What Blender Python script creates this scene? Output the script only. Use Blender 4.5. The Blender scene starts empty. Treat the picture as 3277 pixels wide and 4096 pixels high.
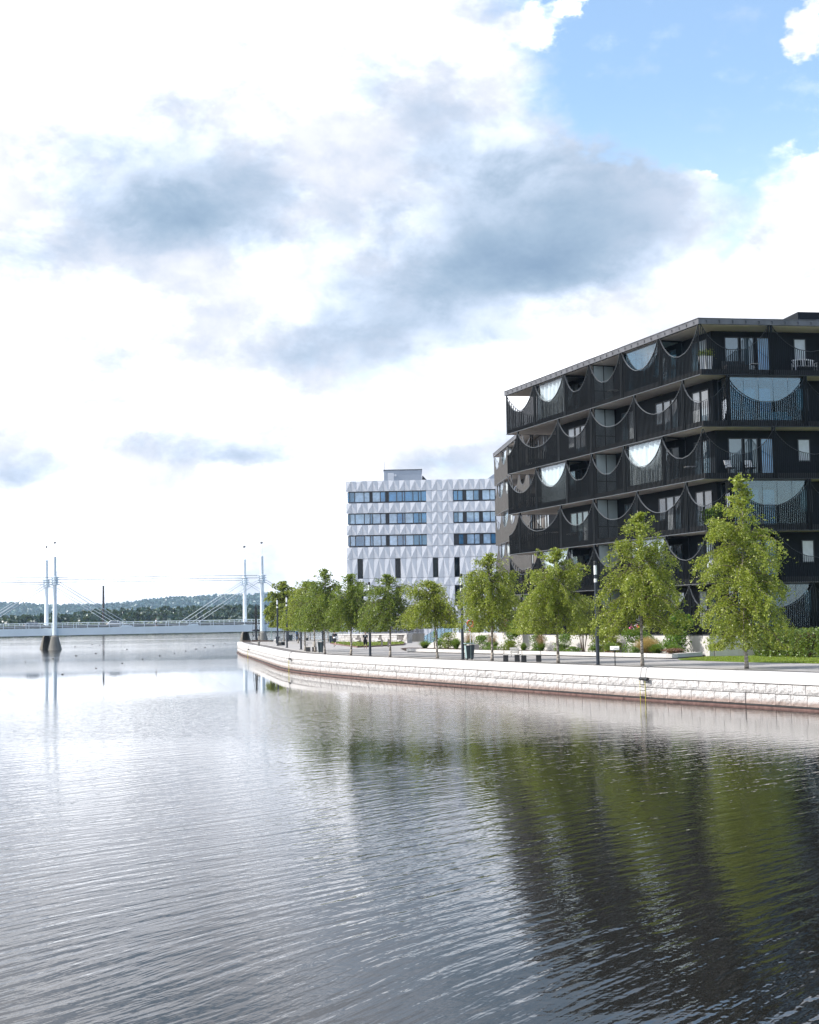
import bpy, math, random
import numpy as np
from math import sin, cos, radians, pi, sqrt
random.seed(7); RNG = np.random.default_rng(11)
sc = bpy.context.scene
COL = sc.collection

# ------------------------------------------------------------------ camera
cd = bpy.data.cameras.new('camera'); cam = bpy.data.objects.new('camera', cd); COL.objects.link(cam)
cd.sensor_fit = 'VERTICAL'; cd.sensor_height = 36.0; cd.lens = 50.0
cd.clip_start = 0.2; cd.clip_end = 20000
_p, _r = radians(4.42), radians(1.1)
_f = np.array([0, cos(_p), sin(_p)]); _rt = np.array([1., 0, 0]); _up = np.array([0, -sin(_p), cos(_p)])
_R = cos(_r)*_rt - sin(_r)*_up; _U = sin(_r)*_rt + cos(_r)*_up
from mathutils import Matrix, Vector
cam.matrix_world = Matrix(((_R[0], _U[0], -_f[0], 0), (_R[1], _U[1], -_f[1], 0), (_R[2], _U[2], -_f[2], 4.2), (0, 0, 0, 1)))
sc.camera = cam
sc.render.resolution_x = 819; sc.render.resolution_y = 1024
sc.view_settings.view_transform = 'Standard'; sc.view_settings.look = 'None'
sc.view_settings.gamma = 1.0; sc.view_settings.use_curve_mapping = False
sc.view_settings.exposure = 0.68
sc.render.engine = 'CYCLES'
cy = sc.cycles
cy.use_denoising = True; cy.use_adaptive_sampling = True; cy.adaptive_threshold = 0.004
cy.max_bounces = 8; cy.diffuse_bounces = 4; cy.glossy_bounces = 4; cy.transmission_bounces = 4
cy.transparent_max_bounces = 12; cy.volume_bounces = 0
cy.caustics_reflective = False; cy.caustics_refractive = False
cy.sample_clamp_indirect = 2.0

SUN_AZ, SUN_EL = -95.0, 40.0      # azimuth from +Y towards +X

# ------------------------------------------------------------------ node helpers
class NT:
    def __init__(s, tree): s.t = tree; s.n = tree.nodes; s.l = tree.links
    def add(s, typ, **kw):
        nd = s.n.new(typ)
        for k, v in kw.items(): setattr(nd, k, v)
        return nd
    def put(s, sock, v):
        if hasattr(v, 'is_output') or isinstance(v, bpy.types.NodeSocket): s.l.new(v, sock)
        elif v is not None:
            try: sock.default_value = v
            except Exception: sock.default_value = tuple(v)
    def m(s, op, a, b=None, c=None, clamp=False):
        nd = s.n.new('ShaderNodeMath'); nd.operation = op; nd.use_clamp = clamp
        for i, v in enumerate((a, b, c)):
            if v is not None: s.put(nd.inputs[i], v)
        return nd.outputs[0]
    def vm(s, op, a, b=None, out=0):
        nd = s.n.new('ShaderNodeVectorMath'); nd.operation = op
        s.put(nd.inputs[0], a)
        if b is not None: s.put(nd.inputs[1], b)
        return nd.outputs[out]
    def noise(s, vec, scale, detail=3, rough=.5, dist=0.0, color=False):
        nd = s.n.new('ShaderNodeTexNoise'); s.put(nd.inputs['Vector'], vec)
        nd.inputs['Scale'].default_value = scale; nd.inputs['Detail'].default_value = detail
        nd.inputs['Roughness'].default_value = rough; nd.inputs['Distortion'].default_value = dist
        return nd.outputs['Color' if color else 'Fac']
    def ramp(s, fac, stops, interp='LINEAR'):
        nd = s.n.new('ShaderNodeValToRGB'); s.put(nd.inputs[0], fac); cr = nd.color_ramp; cr.interpolation = interp
        while len(cr.elements) < len(stops): cr.elements.new(.5)
        for e, (p, c) in zip(cr.elements, stops):
            e.position = p; e.color = (*c, 1) if len(c) == 3 else c
        return nd.outputs[0]
    def smooth(s, v, a, b):
        nd = s.n.new('ShaderNodeMapRange'); nd.interpolation_type = 'SMOOTHSTEP'; nd.clamp = True
        s.put(nd.inputs[0], v); nd.inputs[1].default_value = a; nd.inputs[2].default_value = b
        nd.inputs[3].default_value = 0; nd.inputs[4].default_value = 1
        return nd.outputs[0]
    def mix(s, fac, a, b):
        nd = s.n.new('ShaderNodeMix'); nd.data_type = 'RGBA'; s.put(nd.inputs[0], fac)
        s.put(nd.inputs[6], (*a, 1) if isinstance(a, tuple) and len(a) == 3 else a)
        s.put(nd.inputs[7], (*b, 1) if isinstance(b, tuple) and len(b) == 3 else b)
        return nd.outputs[2]

# ------------------------------------------------------------------ world: Nishita sky with clouds
world = bpy.data.worlds.new('World'); sc.world = world; world.use_nodes = True
w = NT(world.node_tree); w.n.clear()
sky = w.add('ShaderNodeTexSky'); sky.sky_type = 'NISHITA'; sky.sun_disc = False
sky.sun_elevation = radians(SUN_EL); sky.sun_rotation = radians(SUN_AZ)
sky.air_density = 1.0; sky.dust_density = 0.6; sky.ozone_density = 1.6
tc = w.add('ShaderNodeTexCoord'); dirv = tc.outputs['Generated']
sx = w.add('ShaderNodeSeparateXYZ'); w.put(sx.inputs[0], dirv)
DX, DYy, DZ = sx.outputs
az = w.m('MULTIPLY', w.m('ARCTAN2', DX, DYy), 180/pi)
el = w.m('MULTIPLY', w.m('ARCSINE', DZ), 180/pi)
stretch = w.vm('MULTIPLY', dirv, (1, 1, 1.6))
n_big = w.noise(stretch, 5.0, 5, .55)
n_mid = w.noise(stretch, 13.0, 6, .62, .2)
n_fine = w.noise(stretch, 34.0, 5, .6)
dn = w.noise(stretch, 8.0, 3, .55, 0, True)
ds = w.add('ShaderNodeSeparateColor'); w.put(ds.inputs[0], dn)
dn2 = w.noise(stretch, 30.0, 5, .6, 0, True)
ds2 = w.add('ShaderNodeSeparateColor'); w.put(ds2.inputs[0], dn2)
def warp(base, c, a1, a2):
    return w.m('ADD', base, w.m('ADD', w.m('MULTIPLY', w.m('SUBTRACT', ds.outputs[c], .5), a1), w.m('MULTIPLY', w.m('SUBTRACT', ds2.outputs[c], .5), a2)))
AS, ES = warp(az, 0, 4.5, .9), warp(el, 1, 2.2, .55)      # soft cloud bodies
AC, EC = warp(az, 0, 2.4, 3.2), warp(el, 1, 1.6, 2.6)      # crisp cumulus edges
def g(a, e, ra, up, dn_, amp, tilt=0.0, A=None, E=None):
    x = w.m('SUBTRACT', A or AS, a); y = w.m('SUBTRACT', E or ES, e)
    if tilt: y = w.m('SUBTRACT', y, w.m('MULTIPLY', x, tilt))
    s = w.m('GREATER_THAN', y, 0.0)
    iy = w.m('ADD', 1/dn_, w.m('MULTIPLY', s, 1/up-1/dn_))
    x = w.m('DIVIDE', x, ra); y = w.m('MULTIPLY', y, iy)
    d2 = w.m('ADD', w.m('MULTIPLY', x, x), w.m('MULTIPLY', y, y))
    return w.m('MULTIPLY', w.m('EXPONENT', w.m('MULTIPLY', d2, -1.0)), amp)
def total(lst):
    r = lst[0]
    for q in lst[1:]: r = w.m('ADD', r, q)
    return r
# grey undersides of the cumulus deck
grey = total([g(-9.6, 16.2, 4.4, 3.6, 1.3, .8), g(-8.8, 16.4, 3.4, 1.9, .9, .6, 0, AC, EC), g(-7.0, 17.2, 2.0, 1.0, 1.0, .3), g(-14.0, 14.2, 5.0, 1.6, 1.1, .34),
              g(5.4, 14.2, 4.8, 4.4, 1.4, 1.15, .12), g(4.2, 13.7, 4.0, 2.4, 1.0, .6, .1, AC, EC), g(9.6, 15.6, 4.6, 2.4, 1.7, .62, .03), g(1.0, 16.4, 3.2, 2.6, 2.4, .22), g(-2.0, 12.8, 6.5, 1.8, 1.8, .14),
              g(.9, 12.3, 3.0, 1.4, .7, .36), g(-1.2, 11.3, 5.6, 1.2, .7, .55), g(4.2, 11.2, 1.3, .8, .35, .35), g(-7.2, 7.1, 4.2, 1.1, .45, .55),
              g(-15.5, 5.9, 3.2, 1.1, .35, .45), g(.9, 6.0, 2.0, .6, .3, .22), g(-5.6, 3.9, 2.4, .7, .3, .16), g(-13.5, 4.4, 2.2, .7, .3, .14), g(1.5, 20.5, 7.0, 5.0, 4.0, .2), g(-8, 9.5, 9, 1.6, 1.2, .16), g(6, 7.5, 6, 1, .8, .16),
              g(24, 44, 20, 6, 5, .3), g(-50, 20, 20, 6, 3, .4)])
veil = w.m('ADD', w.m('MULTIPLY', w.smooth(n_mid, .40, .70), .26), w.m('MULTIPLY', w.smooth(n_big, .42, .65), .12))
tex = w.m('MULTIPLY', w.m('MULTIPLY', w.m('SUBTRACT', n_mid, .5), 1.1), w.m('MINIMUM', w.m('ADD', grey, .15), .5))
gs0 = w.m('SUBTRACT', 1.0, w.m('EXPONENT', w.m('MULTIPLY', w.m('ADD', grey, w.m('MULTIPLY', veil, 1.0)), -1.02)))
mod = w.m('ADD', w.m('MULTIPLY', w.m('SUBTRACT', n_mid, .5), .7), w.m('MULTIPLY', w.m('SUBTRACT', n_fine, .5), .25))
gs = w.m('MULTIPLY', gs0, w.m('ADD', 1.0, mod), clamp=True)
cloud = w.ramp(gs, [(0, (.92, .925, .94)), (.14, (.79, .80, .835)), (.32, (.64, .67, .73)), (.52, (.47, .54, .64)), (.78, (.31, .41, .52)), (1, (.22, .315, .43))])
low = w.m('MULTIPLY', w.m('MAXIMUM', w.smooth(el, 12, 4), w.m('MULTIPLY', w.smooth(el, 19, 27), 2.2)), w.m('SUBTRACT', 1.0, w.m('MULTIPLY', gs, 2.4), clamp=True))
billow = w.noise(w.vm('ADD', stretch, (3.1, 1.7, 0.4)), 9.0, 6, .6)
lit = w.m('MULTIPLY', w.smooth(billow, .42, .56), w.m('SUBTRACT', 1.0, w.m('MULTIPLY', gs, 1.4), clamp=True))
low = w.m('ADD', w.m('MULTIPLY', low, w.m('ADD', 1.2, w.m('MULTIPLY', w.smooth(billow, .40, .60), 4.0))), w.m('MULTIPLY', lit, 6.0))
cloud = w.vm('MULTIPLY', cloud, w.vm('ADD', (8.2, 8.3, 8.6), low))
# open blue: east of a boundary that wanders with height, plus thin gaps and, out of view, broken sky
bnd = w.ramp(w.m('DIVIDE', EC, 60.0), [(p/60.0, (v/60.0+.5,)*3) for p, v in ((10.5, 30), (12.6, 12.6), (14.4, 12.2), (15.4, 13.4), (16.9, 12.6), (18.0, 9.0), (19.1, 6.0), (20.6, 4.3), (22.5, 4.3), (25, 3.2), (34, -3), (50, -20))])
bnd = w.m('MULTIPLY', w.m('SUBTRACT', bnd, .5), 60.0)
blue = w.smooth(w.m('SUBTRACT', AC, bnd), -.9, 1.9)
gaps = w.m('MULTIPLY', w.smooth(total([g(-.2, 9.7, 2.8, .8, .7, 1.0), g(2.6, 10.4, 2.6, .5, .5, .9), g(9, 10.8, 3.0, .8, .8, .9), g(-14, 1.6, 6, .5, .4, .2)]), .25, .9), .6)
away = w.m('MULTIPLY', w.smooth(n_big, .52, .62), w.m('MAXIMUM', w.smooth(el, 30, 40), w.smooth(w.m('ABSOLUTE', az), 28, 40)))
gap2 = w.m('MULTIPLY', w.m('MULTIPLY', w.smooth(w.noise(w.vm('ADD', stretch, (7.7, 2.2, 1.4)), 11.0, 5, .6), .54, .68), w.smooth(el, 13, 8)), .4)
open_ = w.m('MAXIMUM', w.m('MAXIMUM', w.m('MAXIMUM', blue, gap2), gaps), away)
puff = total([g(16.2, 13.6, 2.5, 3.3, 4.0, 1.3, 0, AC, EC), g(9.5, 11.3, 5.5, 1.7, 2.0, 1.2, .12, AC, EC), g(5.3, 23.2, 1.5, 1.0, .8, 1.0, 0, AC, EC), g(16.5, 22.2, .8, 1.5, 1.2, 1.0, 0, AC, EC), g(7.5, 23.9, .7, .5, .4, .9, 0, AC, EC), g(12.4, 17.2, .6, .3, .25, .7, 0, AC, EC), g(17.2, 17.3, 1.2, .6, .5, .6, 0, AC, EC)])
puff = w.smooth(puff, .32, .72)
wisp = w.m('MULTIPLY', w.smooth(n_fine, .5, .85), .25)
open_ = w.m('MULTIPLY', w.m('MULTIPLY', open_, w.m('SUBTRACT', 1.0, puff)), w.m('SUBTRACT', 1.0, wisp))
skyc = w.vm('MULTIPLY', sky.outputs[0], (1.42, 1.62, 1.66))
skyc = w.mix(w.m('ADD', .10, w.m('MULTIPLY', w.smooth(el, 21, 9), .38)), skyc, (8.0, 8.7, 9.4))
col = w.mix(open_, cloud, skyc)
bg = w.add('ShaderNodeBackground'); w.put(bg.inputs[0], col); bg.inputs[1].default_value = 0.10
wo = w.add('ShaderNodeOutputWorld'); w.l.new(bg.outputs[0], wo.inputs[0])

# ------------------------------------------------------------------ sun
sl = bpy.data.lights.new('sun', 'SUN'); sun = bpy.data.objects.new('sun', sl); COL.objects.link(sun)
sl.energy = 4.0; sl.angle = radians(0.53); sl.color = (1.0, .955, .89)
_a, _e = radians(SUN_AZ), radians(SUN_EL)
_s = Vector((sin(_a)*cos(_e), cos(_a)*cos(_e), sin(_e)))
sun.rotation_euler = _s.to_track_quat('Z', 'Y').to_euler()
sun.location = _s*300

# ------------------------------------------------------------------ mesh helpers
class MB:
    def __init__(s): s.v = []; s.f = []
    def quadbox(s, p):           # 8 corners: bottom 4 ccw, top 4 ccw
        b = len(s.v); s.v += [tuple(q) for q in p]
        s.f += [(b+3, b+2, b+1, b), (b+4, b+5, b+6, b+7)] + [(b+i, b+(i+1) % 4, b+4+(i+1) % 4, b+4+i) for i in range(4)]
        return s
    def box(s, x0, x1, y0, y1, z0, z1):
        return s.quadbox([(x0, y0, z0), (x1, y0, z0), (x1, y1, z0), (x0, y1, z0), (x0, y0, z1), (x1, y0, z1), (x1, y1, z1), (x0, y1, z1)])
    def cbox(s, c, sz, rz=0.0):
        cx, cy, cz = c; a, b, h = sz[0]/2, sz[1]/2, sz[2]/2; C_, S_ = cos(rz), sin(rz)
        P = lambda x, y, z: (cx+x*C_-y*S_, cy+x*S_+y*C_, cz+z)
        return s.quadbox([P(-a, -b, -h), P(a, -b, -h), P(a, b, -h), P(-a, b, -h), P(-a, -b, h), P(a, -b, h), P(a, b, h), P(-a, b, h)])
    def prism(s, poly, z0, z1):
        b = len(s.v); n = len(poly)
        s.v += [(p[0], p[1], z0) for p in poly] + [(p[0], p[1], z1) for p in poly]
        s.f += [tuple(b+i for i in reversed(range(n))), tuple(b+n+i for i in range(n))]
        s.f += [(b+i, b+(i+1) % n, b+n+(i+1) % n, b+n+i) for i in range(n)]
        return s
    def face(s, pts):
        b = len(s.v); s.v += [tuple(p) for p in pts]; s.f.append(tuple(range(b, b+len(pts)))); return s
    def tube(s, p0, p1, r0, r1=None, n=8, caps=True):
        r1 = r0 if r1 is None else r1
        a = Vector(p0); c = Vector(p1); d = (c-a)
        if d.length < 1e-6: return s
        d.normalize(); u = d.cross(Vector((0, 0, 1)))
        if u.length < .01: u = d.cross(Vector((0, 1, 0)))
        u.normalize(); v = d.cross(u); b = len(s.v)
        for q, r in ((a, r0), (c, r1)):
            for i in range(n):
                t = 2*pi*i/n; s.v.append(tuple(q + u*(r*cos(t)) + v*(r*sin(t))))
        s.f += [(b+i, b+n+i, b+n+(i+1) % n, b+(i+1) % n) for i in range(n)]
        if caps: s.f += [tuple(b+i for i in range(n)), tuple(b+n+i for i in reversed(range(n)))]
        return s
    def path(s, pts, r, n=6):
        for a, b in zip(pts[:-1], pts[1:]): s.tube(a, b, r, r, n)
        return s
    def lathe(s, c, prof, n=16):
        b = len(s.v); m = len(prof)
        for r, z in prof:
            for i in range(n): s.v.append((c[0]+r*cos(2*pi*i/n), c[1]+r*sin(2*pi*i/n), c[2]+z))
        for j in range(m-1):
            s.f += [(b+j*n+i, b+j*n+(i+1) % n, b+(j+1)*n+(i+1) % n, b+(j+1)*n+i) for i in range(n)]
        s.f += [tuple(b+i for i in reversed(range(n))), tuple(b+(m-1)*n+i for i in range(n))]
        return s
    def ball(s, c, r, n=10, m=6, sq=(1, 1, 1)):
        prof = [(max(.002, r*sin(pi*j/m)), -r*cos(pi*j/m)) for j in range(m+1)]
        b = len(s.v); s.lathe((0, 0, 0), prof, n)
        s.v[b:] = [(c[0]+x*sq[0], c[1]+y*sq[1], c[2]+z*sq[2]) for x, y, z in s.v[b:]]
        return s
    def torus(s, c, R, r, axis=(0, 1, 0), n=20, m=6):
        ax = Vector(axis).normalized(); u = ax.cross(Vector((0, 0, 1)))
        if u.length < .1: u = Vector((1, 0, 0))
        u.normalize(); v = ax.cross(u); b = len(s.v); c = Vector(c)
        for i in range(n):
            d = u*cos(2*pi*i/n)+v*sin(2*pi*i/n)
            for j in range(m):
                s.v.append(tuple(c + d*(R+r*cos(2*pi*j/m)) + ax*(r*sin(2*pi*j/m))))
        for i in range(n):
            for j in range(m):
                s.f.append((b+i*m+j, b+i*m+(j+1) % m, b+((i+1) % n)*m+(j+1) % m, b+((i+1) % n)*m+j))
        return s

def origin(o):
    p = Vector((0, 0, 0))
    while o is not None:
        p = p + Vector(o.location); o = o.parent
    return p
def mesh_from(name, V, F, mat, smooth=False):
    me = bpy.data.meshes.new(name); me.from_pydata(V, [], F)
    if mat is not None: me.materials.append(mat)
    if smooth: me.polygons.foreach_set('use_smooth', [True]*len(me.polygons))
    me.update(); return me
def obj(name, mb, mat, parent=None, smooth=False, local=False, stuff=False, label=None):
    """link a mesh object; vertices are given in world space unless local, and become relative to the parent's origin"""
    V = mb.v
    if parent is not None and not local:
        q = origin(parent); V = [(a-q[0], b-q[1], c-q[2]) for a, b, c in V]
    o = bpy.data.objects.new(name, mesh_from(name, V, mb.f, mat, smooth)); COL.objects.link(o)
    o.parent = parent
    if stuff: o['kind'] = 'stuff'
    if label: o['label'] = label
    return o
def tag(o, label, cat, group=None):
    o['label'] = label; o['category'] = cat
    if group: o['group'] = group
    return o
def thing(name, loc, label, cat, group=None, rz=0.0):
    o = bpy.data.objects.new(name, None); COL.objects.link(o); o.location = loc; o.rotation_euler = (0, 0, rz)
    o.empty_display_size = .3
    return tag(o, label, cat, group)
def struct(name, mb, mat, smooth=False):
    o = obj(name, mb, mat, None, smooth); o['kind'] = 'structure'; return o
def inst(name, me, loc, rz, parent, scale=(1, 1, 1)):
    o = bpy.data.objects.new(name, me); COL.objects.link(o); o.parent = parent
    q = origin(parent) if parent is not None else (0, 0, 0)
    o.location = (loc[0]-q[0], loc[1]-q[1], loc[2]-q[2]); o.rotation_euler = (0, 0, rz); o.scale = scale
    return o
def kids(o): return [c for c in COL.objects if c.parent == o]
KIDCACHE = {}
def dup(root, loc, rz, label, group=None):
    r = root.copy(); COL.objects.link(r); r.location = loc; r.rotation_euler = (0, 0, rz); r['label'] = label
    if group: r['group'] = group
    ks = KIDCACHE.setdefault(root.name, [(c, list(c.children)) for c in root.children])
    for ch, gs in ks:
        c = ch.copy(); COL.objects.link(c); c.parent = r
        for g in gs:
            d = g.copy(); COL.objects.link(d); d.parent = c
    return r

# ------------------------------------------------------------------ materials
def mat(name, base, rough=.6, spec=.5, metal=0.0, vary=.12, scale=3.0, bump=0.0, bscale=20., ior=None, streak=False):
    m = bpy.data.materials.new(name); m.use_nodes = True; t = NT(m.node_tree); bs = t.n['Principled BSDF']
    co = t.add('ShaderNodeTexCoord').outputs['Object']
    if streak: co = t.vm('MULTIPLY', co, (1, 1, .12))
    nz = t.noise(co, scale, 4, .6)
    lo = tuple(c*(1-vary) for c in base); hi = tuple(min(1, c*(1+vary)) for c in base)
    t.put(bs.inputs['Base Color'], t.ramp(nz, [(.3, lo), (.7, hi)]))
    bs.inputs['Roughness'].default_value = rough; bs.inputs['Metallic'].default_value = metal
    bs.inputs['Specular IOR Level'].default_value = spec
    if ior: bs.inputs['IOR'].default_value = ior
    if bump:
        b = t.add('ShaderNodeBump'); b.inputs['Distance'].default_value = bump; b.inputs['Strength'].default_value = 1
        t.put(b.inputs['Height'], t.noise(co, bscale, 5, .65)); t.l.new(b.outputs[0], bs.inputs['Normal'])
    return m
def leafmat(name, stops, trans=.45):
    m = bpy.data.materials.new(name); m.use_nodes = True; t = NT(m.node_tree); t.n.clear()
    g = t.add('ShaderNodeNewGeometry')
    c = t.ramp(g.outputs['Random Per Island'], stops)
    d = t.add('ShaderNodeBsdfPrincipled'); t.put(d.inputs['Base Color'], c); d.inputs['Roughness'].default_value = .38
    d.inputs['Specular IOR Level'].default_value = .55
    tr = t.add('ShaderNodeBsdfTranslucent'); t.put(tr.inputs[0], t.mix(.5, c, (.36, .44, .05)))
    mxs = t.add('ShaderNodeMixShader'); mxs.inputs[0].default_value = trans
    t.l.new(d.outputs[0], mxs.inputs[1]); t.l.new(tr.outputs[0], mxs.inputs[2])
    o = t.add('ShaderNodeOutputMaterial'); t.l.new(mxs.outputs[0], o.inputs[0]); return m
def glassmat(name, tint=(.93, .965, .975), refl=1.5, rough=.0, maxr=.9):
    """architectural pane: clear with fresnel reflection"""
    m = bpy.data.materials.new(name); m.use_nodes = True; t = NT(m.node_tree); t.n.clear()
    lw = t.add('ShaderNodeLayerWeight'); lw.inputs[0].default_value = .5
    fc = t.m('POWER', lw.outputs['Facing'], 4.0); r0 = .04*refl
    fr = t.add('ShaderNodeMath'); fr.operation = 'MULTIPLY_ADD'; t.put(fr.inputs[0], fc); fr.inputs[1].default_value = .8; fr.inputs[2].default_value = r0
    tr = t.add('ShaderNodeBsdfTransparent'); tr.inputs[0].default_value = (*tint, 1)
    gl = t.add('ShaderNodeBsdfGlossy'); gl.inputs[0].default_value = (.95, .97, 1, 1); gl.inputs[1].default_value = rough
    co = t.add('ShaderNodeTexCoord').outputs['Object']
    mxs = t.add('ShaderNodeMixShader'); t.l.new(fr.outputs[0], mxs.inputs[0]); t.l.new(tr.outputs[0], mxs.inputs[1]); t.l.new(gl.outputs[0], mxs.inputs[2])
    o = t.add('ShaderNodeOutputMaterial'); t.l.new(mxs.outputs[0], o.inputs[0]); return m
def panemat(name, base, ior=2.0, rough=.03, vary=.3, scale=.9):
    m = mat(name, base, rough, .5, 0, vary, scale, ior=ior)
    return m

M = {}
M['slat'] = mat('black_slats', (.004, .0055, .007), .5, .15, 0, .2, 2)
M['slat_sun'] = mat('sun_toned_slats', (.13, .12, .11), .5, .4, 0, .12, 2)  # dark slats of the second block, sunlight put into the colour
M['rail'] = mat('grey_rail', (.1, .108, .118), .38, .5, .2)
M['rail_dk'] = mat('dark_rail', (.014, .016, .019), .35, .5, .2)
M['wall_dk'] = mat('dark_wall', (.007, .010, .014), .65, .2, 0, .25, 1.2, .002, 12)
M['wall_sun'] = mat('sun_toned_wall', (.16, .145, .135), .7, .4, 0, .15, 1.2)  # wall behind those slats, same sunlit tone put into its colour
M['soffit'] = mat('pale_soffit', (.74, .66, .61), .75, .3, 0, .05, .7)
M['slab'] = mat('slab_edge', (.02, .021, .024), .6)
M['fascia'] = mat('grey_zinc', (.115, .115, .125), .42, .5, .35, .25, 1.5)
M['roof'] = mat('roof_felt', (.07, .07, .075), .8)
M['frame'] = mat('dark_frame', (.02, .022, .028), .4)
M['pane'] = panemat('window_pane', (.055, .085, .11), 2.3)
M['pane_w'] = panemat('curtained_pane', (.48, .52, .55), 1.9, .04, .12, 2.5)
M['pane_b'] = panemat('blue_pane', (.04, .2, .42), 2.1)
M['tie'] = mat('tie_cable', (.2, .23, .27), .5)
M['off_w'] = panemat('office_blind_pane', (.34, .47, .62), 2.0, .04, .25, 1.5)
M['off_p'] = panemat('office_pane', (.05, .16, .3), 2.1)
M['off_d'] = panemat('dark_slit_pane', (.006, .012, .018), 1.35)
M['glass'] = glassmat('clear_glass')
M['glass_blue'] = glassmat('blue_glass', (.42, .66, .75), 3.2)
M['glass_r'] = glassmat('reflecting_glass', (.55, .68, .72), 2.6)
M['frost'] = mat('frosted_glass', (.42, .5, .52), .25, .5, 0, .04, .8)
M['curtain'] = mat('white_curtain', (.66, .67, .68), .8, .2, 0, .04)
M['conc'] = mat('concrete', (.5, .48, .46), .85, .3, 0, .14, .8, .003, 30, streak=True)
M['conc_dk'] = mat('pier_concrete', (.2, .19, .17), .85, .3, 0, .3, .8, .01, 8, streak=True)
M['white_steel'] = mat('white_steel', (.7, .77, .82), .35, .5, 0, .05, .5)
M['cable'] = mat('cable_white', (.55, .6, .64), .4, .5, 0, .05)
M['cap'] = mat('granite_cap', (.56, .54, .53), .75, .35, 0, .1, .6, .004, 60)
M['gravel'] = mat('gravel', (.13, .12, .115), .95, .2, 0, .35, 14, .012, 60)
M['path'] = mat('asphalt_path', (.29, .275, .265), .9, .3, 0, .12, .35, .003, 90)
M['edge'] = mat('edging_stone', (.5, .47, .44), .85)
M['dark_metal'] = mat('anthracite_metal', (.022, .028, .04), .4, .5, .1, .15)
M['black'] = mat('black_paint', (.02, .02, .022), .5)
M['lampglass'] = mat('lamp_diffuser', (.78, .8, .82), .25, .5)
M['sticker'] = mat('white_sticker', (.8, .8, .8), .5)
M['wood_lt'] = mat('bleached_wood', (.62, .59, .55), .7, .3, 0, .1, 6)
M['bindk'] = mat('bin_green_grey', (.03, .045, .055), .45, .5, .1)
M['binlt'] = mat('bin_pale_green', (.28, .38, .38), .45)
M['rust'] = mat('rusty_waling', (.145, .085, .075), .8, .3, 0, .35, 2.5, .01, 20)
M['rubber'] = mat('black_rubber', (.015, .015, .016), .7)
M['yellow'] = mat('yellow_paint', (.55, .5, .03), .5)
M['red'] = mat('red_paint', (.65, .03, .03), .5)
M['soil'] = mat('bark_mulch', (.05, .03, .022), .95, .2, 0, .5, 20, .02, 40)
M['trunk'] = None
M['skin'] = mat('skin', (.5, .3, .22), .5, .4, 0, .05)
M['cloth_k'] = mat('black_cloth', (.015, .015, .018), .85)
M['cloth_w'] = mat('white_cloth', (.75, .76, .78), .85)
M['cloth_b'] = mat('blue_cloth', (.02, .22, .62), .8)
M['hair'] = mat('brown_hair', (.12, .07, .03), .7)
M['carw'] = mat('white_car_paint', (.72, .73, .74), .25, .5, 0, .02)
M['cars'] = mat('silver_car_paint', (.36, .37, .4), .25, .5, .4, .02)
M['carglass'] = panemat('car_glass', (.03, .04, .05), 1.8)
M['stonew'] = mat('wall_stone_grey', (.4, .38, .36), .9, .3, 0, .25, 3, .02, 12)
M['brown'] = mat('weathered_wood', (.06, .045, .04), .85, .3, 0, .4, 6, .02, 10)
M['panel'] = mat('white_facade_panel', (.6, .615, .66), .38, .5, 0, .03, .3)
M['joint'] = mat('panel_backing', (.2, .22, .27), .7)
M['grey_pent'] = mat('penthouse_sheet', (.36, .4, .47), .5, .5, 0, .04, 1)
M['pink'] = mat('pink_petals', (.7, .1, .3), .7)
M['white_fur'] = mat('white_furniture', (.75, .76, .78), .5)

def birchmat():
    m = bpy.data.materials.new('birch_bark'); m.use_nodes = True; t = NT(m.node_tree); bs = t.n['Principled BSDF']
    co = t.add('ShaderNodeTexCoord').outputs['Object']
    v = t.vm('MULTIPLY', co, (1.5, 1.5, 9.0)); nz = t.noise(v, 2.2, 5, .7)
    t.put(bs.inputs['Base Color'], t.ramp(nz, [(.36, (.07, .055, .045)), (.5, (.3, .26, .22)), (.7, (.46, .42, .38))]))
    bs.inputs['Roughness'].default_value = .85; return m
M['trunk'] = birchmat()
M['twig'] = mat('twig', (.09, .065, .045), .85)

def stonemat():
    m = bpy.data.materials.new('quay_granite'); m.use_nodes = True; t = NT(m.node_tree); bs = t.n['Principled BSDF']
    co = t.add('ShaderNodeNewGeometry').outputs['Position']
    oi = t.add('ShaderNodeObjectInfo').outputs['Random']
    n1 = t.noise(co, 3.0, 5, .65); n2 = t.noise(co, 16, 5, .7)
    c = t.ramp(n1, [(.25, (.42, .4, .39)), (.55, (.56, .54, .53)), (.8, (.64, .62, .605))])
    c = t.mix(t.m('MULTIPLY', t.smooth(n2, .47, .66), .75), c, (.1, .095, .1))
    c = t.mix(t.m('MULTIPLY', oi, .16), c, (.46, .43, .41))
    z = t.add('ShaderNodeSeparateXYZ'); t.put(z.inputs[0], co)
    low = t.m('MULTIPLY', t.smooth(t.m('ADD', z.outputs[2], t.m('MULTIPLY', n1, -.35)), .28, .04), .7)
    c = t.mix(low, c, (.27, .17, .13))
    t.put(bs.inputs['Base Color'], c); bs.inputs['Roughness'].default_value = .9
    b = t.add('ShaderNodeBump'); b.inputs['Distance'].default_value = .05; t.put(b.inputs['Height'], t.noise(co, 9, 6, .7))
    t.l.new(b.outputs[0], bs.inputs['Normal']); return m
M['granite'] = stonemat()

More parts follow.
